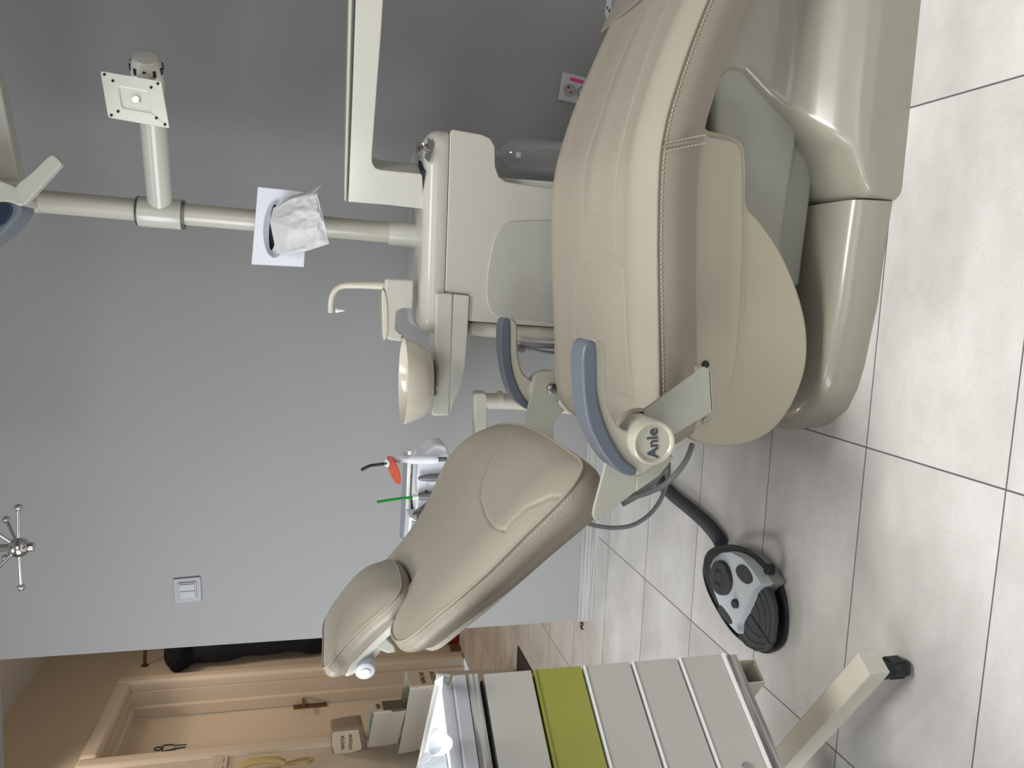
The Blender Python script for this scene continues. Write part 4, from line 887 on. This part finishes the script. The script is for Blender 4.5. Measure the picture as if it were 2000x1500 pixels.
for a in np.linspace(0, 2 * PI, 5)[:-1]:
    for rr0 in (.012, .017):
        b.tube([pcn + Vector((math.cos(a + w_) * (rr0 + .16 * w_ * w_ * .08), math.sin(a + w_) * (rr0 + .16 * w_ * w_ * .08), -.0012)) for w_ in np.linspace(-.6, .6, 9)], .0017, n=6)
b.obj('tread_ridges', M['rubber'], bb_)
# front split pedal with curved treads
fpL = [(1484, 1145), (1492, 1144), (1503, 1160), (1510, 1185), (1511, 1215), (1505, 1258), (1464, 1196), (1471, 1180), (1477, 1160)]
fpR = [(1463, 1197), (1503, 1259), (1494, 1271), (1475, 1273), (1455, 1262), (1441, 1245), (1446, 1222)]
for px in (fpL, fpR):
    ring = PZ(px, .045); 
    o_ = MB().prism([Vector((p.x, p.y, .031)) for p in ring], (0, 0, .014)).obj('treadle', M['rubber'], ped, bevel=.004, angle=25)
for px in (((1487, 1150), (1497, 1170), (1503, 1195), (1504, 1225), (1501, 1250)), ((1480, 1158), (1490, 1180), (1495, 1205), (1495, 1236)), ((1474, 1176), (1482, 1196), (1485, 1222)), ((1444, 1236), (1456, 1256), (1474, 1267), (1493, 1267)), ((1449, 1226), (1462, 1246), (1476, 1256), (1494, 1258)), ((1456, 1212), (1466, 1230), (1478, 1240), (1490, 1246))):
    MB().tube(smooth_poly([onz(X, Y, .0452) for X, Y in px], 6, closed=False), .0010, n=6).obj('tread_line', M['black'], o_)
MB().tube([onz(1485, 1215, .028), onz(1500, 1200, .012)], .006).obj('treadle_hinge', M['black'], ped)
# carry handle loop
hpz = [(1403, 1180, .02), (1390, 1150, .045), (1381, 1118, .07), (1380, 1098, .085), (1388, 1082, .093), (1405, 1073, .095), (1430, 1070, .092), (1455, 1076, .085), (1476, 1088, .07), (1492, 1104, .052), (1500, 1112, .042)]
hpts = smooth_poly([onz(X, Y, z) for X, Y, z in hpz], 7, closed=False)
MB().tube(hpts, .0036, n=12, ry=.0085, up=(1, 0, 0)).obj('carry_handle', M['black'], ped)
MB().lathe([(0, .004), (.011, .003), (.012, -.012), (0, -.012)], onz(1499, 1112, .040), n=24).obj('handle_pivot', M['black'], ped)

# ================================================================== DRAWER CART
C0 = Vector((-.585, 1.10, 0)); F = Vector((-.559, -.829, 0)).normalized(); D = Vector((-.829, .559, 0)).normalized(); Nc = -D
W_ = .60; DEP = .48
cart = empty('drawer_cart', C0 + F * W_ / 2 + D * DEP / 2, 'rolling drawer cabinet with grey fronts and one lime green drawer, cream steel legs', 'drawer cart')
def cbox(z0, z1, f0=0, f1=W_, d0=0, d1=DEP): return MB().obox(C0 + F * f0 + D * d0 + Vector((0, 0, z0)), F * (f1 - f0), D * (d1 - d0), (0, 0, z1 - z0))
def fz(X, Y):   # height on the cabinet front plane
    return onpl(X, Y, C0, D).z
z_bot = .311; z_b2 = .338; z_d = [.338, .418, .500, .582, .663, .744]
cbox(z_b2, .742, 0.002, W_ - .002, .022, DEP).obj('carcass', M['drawer'], cart, bevel=.001)
cbox(z_bot, z_b2, 0, W_, .004, DEP).obj('bottom_panel', M['grain'], cart, bevel=.001, label='grey wood-grain bottom panel')
for i in range(5):
    d = cbox(z_d[i] + .0030, z_d[i + 1] - .0028, 0, W_, 0, .02).obj('drawer', M['lime'] if i == 3 else M['drawer'], cart, bevel=.0012)
    if i == 3: d['label'] = 'lime green drawer front'
    if i < 4: cbox(z_d[i + 1] - .0034, z_d[i + 1] - .0008, .0005, W_ - .0005, -.0025, .018).obj('edge_strip', M['strip'] if i != 3 else M['lime'], d)
cbox(z_b2 - .002, z_b2 + .0028, 0, W_, -.004, .02).obj('bottom_edge_strip', M['strip'], cart)
cbox(z_b2, .744, .001, W_ - .001, .0195, .0215).obj('gap_backing', M['shade_dark'], cart)
cbox(.744, .7505, .01, W_ - .01, .012, DEP - .01).obj('shadow_gap', M['shade_dark'], cart)
cbox(.7505, .768, 0, W_, -.004, DEP).obj('wood_grain_top', M['grain'], cart, bevel=.0012, label='grey wood-grain board')
cbox(.769, .789, 0, W_, -.004, DEP).obj('top_board', mat('top_board', (178, 179, 184), .4), cart, bevel=.0015)
lk = onpl(1458, 1497, C0, D)
MB().lathe([(0, .004), (.005, .004), (.006, 0)], lk - D * .0, axis=-D, n=24).obj('drawer_lock', M['steel'], cart)
# base frame tubes
S_ = .042
def sqtube(p0, dr, L_, s, wall=None):
    dr = Vector(dr).normalized(); sd = Vector((0, 0, 1)).cross(dr); b_ = MB()
    if wall is None: b_.obox(p0, dr * L_, sd * s, (0, 0, s)); return b_
    t_ = .002
    b_.obox(p0, dr * L_, sd * s, (0, 0, t_)); b_.obox(Vector(p0) + Vector((0, 0, s - t_)), dr * L_, sd * s, (0, 0, t_)); b_.obox(Vector(p0) + Vector((0, 0, t_)), dr * L_, sd * t_, (0, 0, s - 2 * t_)); b_.obox(Vector(p0) + sd * (s - t_) + Vector((0, 0, t_)), dr * L_, sd * t_, (0, 0, s - 2 * t_)); return b_
q = onz(1432, 1290, .309); 
tub = sqtube(Vector((q.x, q.y, .309 - S_)), D, .36, S_, 1); tub.obj('frame_tube', M['cartsteel'], cart, label='square steel tube with an open end')
MB().obox(Vector((q.x, q.y, .309 - S_)) + D * .05 + Vector((0, 0, .003)), D * .004, Vector((0, 0, 1)).cross(D) * (S_ - .004), (0, 0, S_ - .006)).obj('tube_hollow_shade', M['shade_dark'], cart)  # dark sheet inside the open tube, painting the shade of its hollow
lp = onz(1672, 1275, .102)
leg = sqtube(Vector((lp.x, lp.y, .102 - S_)), D, .62, S_).obj('leg', M['cartsteel'], cart, bevel=.004)
sd = Vector((0, 0, 1)).cross(D)
capq = Vector((lp.x, lp.y, .102 - S_ + .001)) - D * .003 + sd * .001
MB().obox(capq, D * .0035, sd * (S_ - .002), (0, 0, S_ - .002)).obj('end_cap', mat('scuffed_cap', (204, 202, 190), .5, var=.15, vscale=60), leg, bevel=.001)
colp = Vector((lp.x, lp.y, .102)) + D * .40
MB().obox(colp, D * S_, sd * S_, (0, 0, .21)).obj('column', M['cartsteel'], cart)
MB().obox(colp + F * .03 + Vector((0, 0, -S_)), F * .35, D * S_, (0, 0, S_)).obj('cross_tube', M['cartsteel'], cart)
leg2 = sqtube(Vector((lp.x, lp.y, .102 - S_)) + F * .38, D, .62, S_).obj('leg', M['cartsteel'], cart, bevel=.004)
def caster(p):
    b_ = MB(); p = Vector(p)
    yk = MB(); yk.obox(p + Vector((-.014, -.012, .026)), (.028, 0, 0), (0, .024, 0), (0, 0, .034)); yk.obox(p + Vector((-.016, -.012, .012)), (.004, 0, 0), (0, .024, 0), (0, 0, .03)); yk.obox(p + Vector((.012, -.012, .012)), (.004, 0, 0), (0, .024, 0), (0, 0, .03)); ca = yk.obj('caster', M['black'], cart, bevel=.003)
    MB().lathe([(0, -.011), (.018, -.011), (.021, -.008), (.021, .008), (.018, .011), (0, .011)], p + Vector((0, 0, .0212)), axis=(1, .2, 0), n=32).obj('wheel', M['black'], ca)
for base in (Vector((lp.x, lp.y, 0)), Vector((lp.x, lp.y, 0)) + F * .38):
    for k in (.022, .59): caster(base + D * k + sd * .021)

# tray and bag on the cart
try_ = empty('tray', C0 + D * .2 + F * .12 + Vector((0, 0, .79)), 'shallow white plastic tray with raised rim lying on the cart top', 'tray')
b = MB(); z0 = .7895
o0 = C0 + D * .0 + F * .004 + Vector((0, 0, z0)); tw, td = .56, .46
ins = lambda k, h: [o0 + F * k + D * k + Vector((0, 0, h)), o0 + F * (tw - k) + D * k + Vector((0, 0, h)), o0 + F * (tw - k) + D * (td - k) + Vector((0, 0, h)), o0 + F * k + D * (td - k) + Vector((0, 0, h))]
b.loft([ins(.012, 0), ins(0, .018), ins(.003, .019), ins(.014, .004), ins(.1, .004)]); b.obj('tray_shell', mat('white_tray', (240, 243, 246), .35), try_)
# low lid leaning along the far rim
lid = MB(); a_ = onz(883, 1312, .7905); 
L0 = C0 + D * .004 + F * -.002 + Vector((0, 0, .7905))
lid.obox(L0, D * .44, F * -.004, F * -.004 + Vector((0, 0, .021)))
lid.obj('raised_rim', M['drawer'], try_, bevel=.001)
# paper corner
b = MB(); b.prism([onz(X, Y, .812) for X, Y in ((848, 1331), (866, 1320), (864, 1346))], (0, 0, .0006)); pp = b.obj('paper_slip', M['white'], smooth=False); tag(pp, 'small white paper corner sticking out past the cart tray rim', 'paper')
# crumpled bag
import mathutils
NU, NV = 110, 90; vs = []
bo_ = C0 + D * .10 + F * .035 + Vector((0, 0, .796))
for i in range(NU + 1):
    for j in range(NV + 1):
        u, v = i / NU, j / NV; uu = (u - .5) * 2; vv = (v - .5) * 2
        edge = max(0, 1 - (abs(uu) ** 3 + abs(vv) ** 3)) ** .5
        n1 = mathutils.noise.noise(Vector((u * 5, v * 5, 3))); n2 = mathutils.noise.noise(Vector((u * 13, v * 13, 9))); n3 = mathutils.noise.noise(Vector((u * 30, v * 30, 2)))
        h = edge * (.024 + .05 * (1 - abs(n1) * 2.2) * .5 + .022 * (.5 - abs(n2)) + .007 * n3)
        rr = 1 + .22 * mathutils.noise.noise(Vector((math.atan2(vv, uu + 1e-6) * 1.5, 0, 5)))
        vs.append(bo_ + D * (.20 * (.5 + uu * rr * .5)) + F * (.21 * (.5 + vv * rr * .5)) + Vector((n2 * .004, n3 * .004, max(0, h))))
fs = [(i * (NV + 1) + j, i * (NV + 1) + j + 1, (i + 1) * (NV + 1) + j + 1, (i + 1) * (NV + 1) + j) for i in range(NU) for j in range(NV)]
bg = link('plastic_bag', mesh_from(vs, fs, 'bag'), M['bag']); tag(bg, 'crumpled translucent white plastic bag in the tray on the cart', 'plastic bag')
b = MB(); lpz = [(842, 1462, .83), (838, 1450, .835), (846, 1432, .84), (862, 1438, .838), (872, 1446, .83), (872, 1462, .825), (858, 1474, .825), (846, 1474, .828), (842, 1462, .83)]
b.tube(smooth_poly([onz(X, Y, z) for X, Y, z in lpz], 5, closed=False), .0012, n=8, ry=.007, up=(.3, .3, 1)); hb = b.obj('elastic_band', M['white']); tag(hb, 'loose white elastic loop lying beside the plastic bag on the cart', 'band')

# ================================================================== HALLWAY THINGS
# brass wall rail with coats
hk = onx(283, 1300, WX); ra = empty('coat_rail', (WX, hk.y, hk.z), 'bronze coat rail bracket on the hallway wall', 'coat rail')
MB().lathe([(0, .003), (.022, .003), (.024, 0)], (WX, hk.y, hk.z), axis=(1, 0, 0), n=32).obj('flange', M['bronze'], ra)
MB().tube(smooth_poly([(WX, hk.y, hk.z), (WX + .09, hk.y, hk.z - .002), (WX + .15, hk.y + .02, hk.z - .01), (WX + .17, hk.y + .10, hk.z - .02), (WX + .17, hk.y + .9, hk.z - .02)], 6, closed=False), .010, n=14).obj('rail_bar', M['bronze'], ra)
hk2 = onx(318, 1247, WX + .17)
MB().tube([(WX + .17, hk.y + .28, hk.z - .02), (WX + .17, hk.y + .28, hk.z - .09)], .004, n=8).obj('coat_hook', M['bronze'], ra)
# black coat
vs = []; NU, NV = 60, 40
def coat(u, v):   # u along height 0 top..1, v around
    z = hk.z - .12 - u * 1.02; wdt = .17 + .05 * math.sin(u * 3) + .02 * math.sin(u * 9); a = v * 2 * PI
    dp = .085 * (1 + .25 * math.sin(5 * a + 6 * u)) + .015 * math.sin(u * 23) * (u > .25)
    if u < .16: dp += .05 * math.sin(PI * min(1, u / .16)); wdt += .09 * math.sin(PI * min(1, u / .16))
    if .82 < u < .95: dp += .02
    yc_ = hk.y + .115 - .02 * math.sin(u * 5)
    return Vector((WX + .012 + .08 + dp * math.cos(a), yc_ + wdt * math.sin(a), z))
rings = [[coat(i / NU, j / NV) for j in range(NV)] for i in range(NU + 1)]
for r_ in rings:
    for p in r_: p.x = max(p.x, WX + .004)
ct = MB().loft(rings).obj('black_coat', M['coat']); tag(ct, 'long black coat with fur collar hanging on the hallway coat rail', 'coat')
b = MB()
for k in range(900):
    a = random.random() * 2 * PI; u = random.random() * .17; p = coat(u, a / (2 * PI)); p.x = max(p.x, WX + .006); d_ = Vector((max(.1, math.cos(a)), math.sin(a), -.4 + random.random() * .8)).normalized() * (.012 + random.random() * .014)
    b.tube([p, p + d_], [.002, .0004], n=4, cap=False)
b.obj('fur_collar', M['fur'], ct)
# red bag under coats
q = onx(880, 1228, -2.34); MB().loft([[Vector((-2.44 + .13 * a, 5.12 + .24 * b_, z)) for a, b_ in ((0, 0), (k, 0), (k, 1), (0, 1))] for z, k in ((.0, .9), (.04, 1), (.12, 1), (.17, .7))])
rb_ = MB().loft([[Vector((-2.428 + .15 * a, 5.02 + .26 * b_, z)) for a, b_ in ((0, 0), (k, 0), (k, 1), (0, 1))] for z, k in ((.0, .9), (.04, 1), (.10, 1), (.15, .7))]).obj('red_bag', M['red'], bevel=.015); tag(rb_, 'dark red bag on the hallway floor below the coat', 'bag')
# door mat on hall floor
m0, m1 = onz(1013, 1262, 0), onz(1038, 1305, 0)
dm = MB().prism([Vector((-1.745, 3.523, .0005)), Vector((-1.742, 3.30, .0005)) + Vector((0, 0, 0)), Vector((-1.742, 3.06, .0005)), Vector((-2.42, 3.06, .0005)), Vector((-2.42, 3.523, .0005))], (0, 0, .006))
dm = MB().box((-2.42, 2.80, .0005), (-1.744, 3.523, .007)).obj('door_mat', M['mat'], bevel=.002); tag(dm, 'dark brown mat on the hallway floor', 'mat')
# switch plate + intercom phone on the near part of the hall wall
q = onx(430, 1488, WX)
t = empty('hall_switch', (WX, q.y, q.z), 'cream triple switch plate on the hallway wall left of the door', 'light switch')
a0 = onx(413, 1480, WX + .008); a1 = onx(446, 1478, WX + .008)
MB().box((WX, q.y - .16, a1.z), (WX + .010, a0.y + .002, a0.z)).obj('cover_plate', M['trimpvc'], t, bevel=.003)
for k in range(2): MB().box((WX + .010, a0.y - .055 - k * .07, a1.z + .02), (WX + .014, a0.y - .012 - k * .07, a0.z - .015)).obj('rocker', M['bin'], t, bevel=.002)
q = onx(520, 1496, WX)
t = empty('intercom_phone', (WX, q.y, q.z), 'yellowed door intercom handset on the hallway wall', 'intercom')
p0 = onx(467, 1493, WX + .04); p1 = onx(556, 1495, WX + .04)
MB().box((WX, p0.y - .16, p1.z + .02), (WX + .03, p0.y - .03, p0.z - .02)).obj('wall_unit', M['bin'], t, bevel=.008)
MB().tube(smooth_poly([(WX + .045, p0.y - .035, p0.z), (WX + .062, p0.y - .03, p0.z - .05), (WX + .066, p0.y - .028, (p0.z + p1.z) / 2), (WX + .062, p0.y - .03, p1.z + .04), (WX + .045, p0.y - .035, p1.z)], 6, closed=False), .016, n=16, ry=.022).obj('handset', M['phone'], t)
cc = [onx(X, Y, WX + .04) for X, Y in ((556, 1492), (564, 1490), (575, 1487), (590, 1483), (604, 1481), (610, 1484), (600, 1489), (580, 1491), (566, 1493))]
path = smooth_poly(cc, 22, closed=False); coil = []
for i, p in enumerate(path):
    a = i * 1.15; coil.append(p + Vector((.010 * math.cos(a), 0, .010 * math.sin(a))))
MB().tube(coil, .0022, n=6).obj('coiled_cord', M['phone'], t)

# shoe-cover bins
def bin_(name, c_, yaw, w_, d_, z0, z1, label, flare=.9, mt=M['bin'], group=None):
    t = empty(name, Vector((c_[0], c_[1], z0)), label, 'bin', group); ca, sa = math.cos(yaw), math.sin(yaw)
    X_ = Vector((ca, sa, 0)); Y_ = Vector((-sa, ca, 0)); o = Vector((c_[0], c_[1], 0))
    def ring(k, z, inn=0): 
        a, bb = w_ / 2 * k - inn, d_ / 2 * k - inn; r = .03; out = []
        for cx_, cy_, s0 in ((a - r, bb - r, 0), (-a + r, bb - r, PI / 2), (-a + r, -bb + r, PI), (a - r, -bb + r, 1.5 * PI)):
            for q in range(5): tt = s0 + PI / 2 * q / 4; out.append(o + X_ * (cx_ + r * math.cos(tt)) + Y_ * (cy_ + r * math.sin(tt)) + Vector((0, 0, z)))
        return out
    zz = z1 - z0
    MB().loft([ring(flare, z0), ring(flare + (1 - flare) * .70, z0 + zz * .76), ring(flare + (1 - flare) * .72 + .018, z0 + zz * .77), ring(1.02, z1 - .002), ring(1.01, z1), ring(.985, z1), ring(.93, z0 + zz * .5)]).obj('bin_body', mt, t)
    b_ = MB(); 
    for k in range(14):
        px_, py_ = (random.random() - .5) * w_ * .5 - w_ * .05, (random.random() - .5) * d_ * .5
        p = o + X_ * px_ + Y_ * py_ + Vector((0, 0, z1 - .035 + random.random() * .02)); b_.ball(p, .035, n=6, sc=(1, 1, .7))
    b_.obj('shoe_cover_pile', M['liner'], t)['kind'] = 'stuff'
    return t, o, X_, Y_
def quadbin(A, B, dv, z0, z1, label, flare):
    A = Vector(A); B = Vector(B); dv = Vector(dv); cen_ = (A + B) / 2 + dv / 2
    t = empty('shoe_cover_bin', Vector((cen_.x, cen_.y, z0)), label, 'bin')
    def ring(k, z, inn=0):
        q = [A, B, B + dv, A + dv]; out = []
        for a in range(4):
            p0, p1, p2 = q[a - 1], q[a], q[(a + 1) % 4]
            e0 = (p0 - p1).normalized() * .03; e1 = (p2 - p1).normalized() * .03
            for m_ in range(5):
                t_ = m_ / 4; p = p1 + e0 * (1 - t_) ** 2 + e1 * t_ ** 2
                d_ = p - cen_; p = cen_ + d_ * k - d_.normalized() * inn; out.append(Vector((p.x, p.y, z)))
        return out
    h = z1 - z0
    MB().loft([ring(flare, z0), ring(flare + (1 - flare) * .7, z1 - .085), ring(flare + (1 - flare) * .75 + .015, z1 - .082), ring(1, z1 - .002), ring(.998, z1), ring(1, z1, .008), ring(.96, z1 - .07, .008)]).obj('bin_body', M['bin'], t)
    b_ = MB(); rs_ = random.Random(4)
    for k in range(9):
        u_, v_ = .12 + .55 * rs_.random(), .3 + .4 * rs_.random(); p = A.lerp(B, u_) + dv * v_
        b_.ball((p.x, p.y, z1 - .036 + rs_.random() * .014), .034, n=6, sc=(1, 1, .6))
    pile = b_.obj('shoe_cover_pile', M['liner'], t); pile['kind'] = 'stuff'
    return t, A, B, dv
A_ = Vector((-1.842, 3.39, 0)); B_ = Vector((-2.415, 3.775, 0))
big, _, _, dvb = quadbin(A_, B_, (.0, .18, 0), .0075, .545, 'large cream bin with a printed paper label, lowest of the hallway shoe cover bins', .84)
sx = Vector((0, 1, 0)); lp0 = Vector((-1.846, 3.405, .455))
lb = MB().obox(Vector((-1.853, 3.40, .395)), (.010, 0, 0), (0, .155, 0), (0, 0, .11)).obj('paper_label', M['paper'], big, smooth=False)
text('lettering', 'МРЪСНИ', .030, Vector((-1.8428, 3.475, .475)), sx, (0, 0, 1), M['ink'], lb, bold=.0005, xs=.78)
text('lettering', 'КАЛЦУНИ', .030, Vector((-1.8428, 3.475, .425)), sx, (0, 0, 1), M['ink'], lb, bold=.0005, xs=.72)
A2_ = Vector((-1.991, 3.47, 0)); B2_ = Vector((-2.375, 3.80, 0))
mid, _, _, _ = quadbin(A2_, B2_, (-.03, .16, 0), .549, .70, 'smaller cream bin with a dark smoked panel, stacked above the largest bin', .95)
f0 = Vector((-1.995, 3.485, .552)); fd = Vector((-.03, .16, 0)).normalized(); fn = Vector((fd.y, -fd.x, 0))
MB().obox(f0 - fn * .012, fd * .125, fn * .016, (0, 0, .105)).obj('dark_window', M['bindark'], mid, bevel=.012, label='dark smoked panel')
MB().obox(f0 - fn * .005 + fd * .03 + Vector((0, 0, .115)), fd * .05, fn * .010, (0, 0, .016)).obj('latch', M['bindark'], mid)
# clear box of clean shoe covers with label
lc0 = [at(X, Y, 3.86) for X, Y in ((649, 1430), (700, 1424), (712, 1466), (660, 1484))]
lo = sum(lc0, Vector()) / 4
t = empty('clean_cover_box', lo, 'rounded clear plastic box with a paper label on the wall above the bins', 'box')
pts = [at(X, Y, 3.90) for X, Y in ((646, 1435), (652, 1427), (700, 1419), (708, 1424), (716, 1455), (716, 1478), (700, 1483), (668, 1485), (652, 1478), (647, 1466))]
MB().prism(resample(smooth_poly(pts, 3), 60), (0, .12, 0)).obj('box_body', mat('smoky_clear', (170, 160, 145), .2, trans=.35), t, bevel=.015, seg=4, angle=60)
lab = MB().prism([at(X, Y, 3.895) for X, Y in ((649, 1433), (654, 1429), (700, 1424.5), (706, 1456), (705, 1464), (664, 1475), (655, 1474), (648, 1455))], (0, -.002, 0)).obj('paper_label', M['paper'], t, smooth=False)
tx = (at(668, 1440, 3.89) - at(668, 1462, 3.89)).normalized(); ty = (at(655, 1450, 3.89) - at(690, 1450, 3.89)).normalized()
text('lettering', 'ЧИСТИ', .023, at(670, 1451, 3.8925), tx, ty, M['ink'], lab, bold=.0006)
text('lettering', 'КАЛЦУНИ', .023, at(685, 1449, 3.8925), tx, ty, M['ink'], lab, bold=.0004, xs=.75)
# floor drain cap
q = onz(1137, 1221, 0); dc = MB().lathe([(0, .001), (.009, .001), (.010, .0035), (.016, .0035), (.018, .0), (0, 0)], (q.x, q.y, 0), n=32).obj('door_stop', M['bronze']); tag(dc, 'small round brass stud on the floor at the corner of the grey wall', 'door stop')
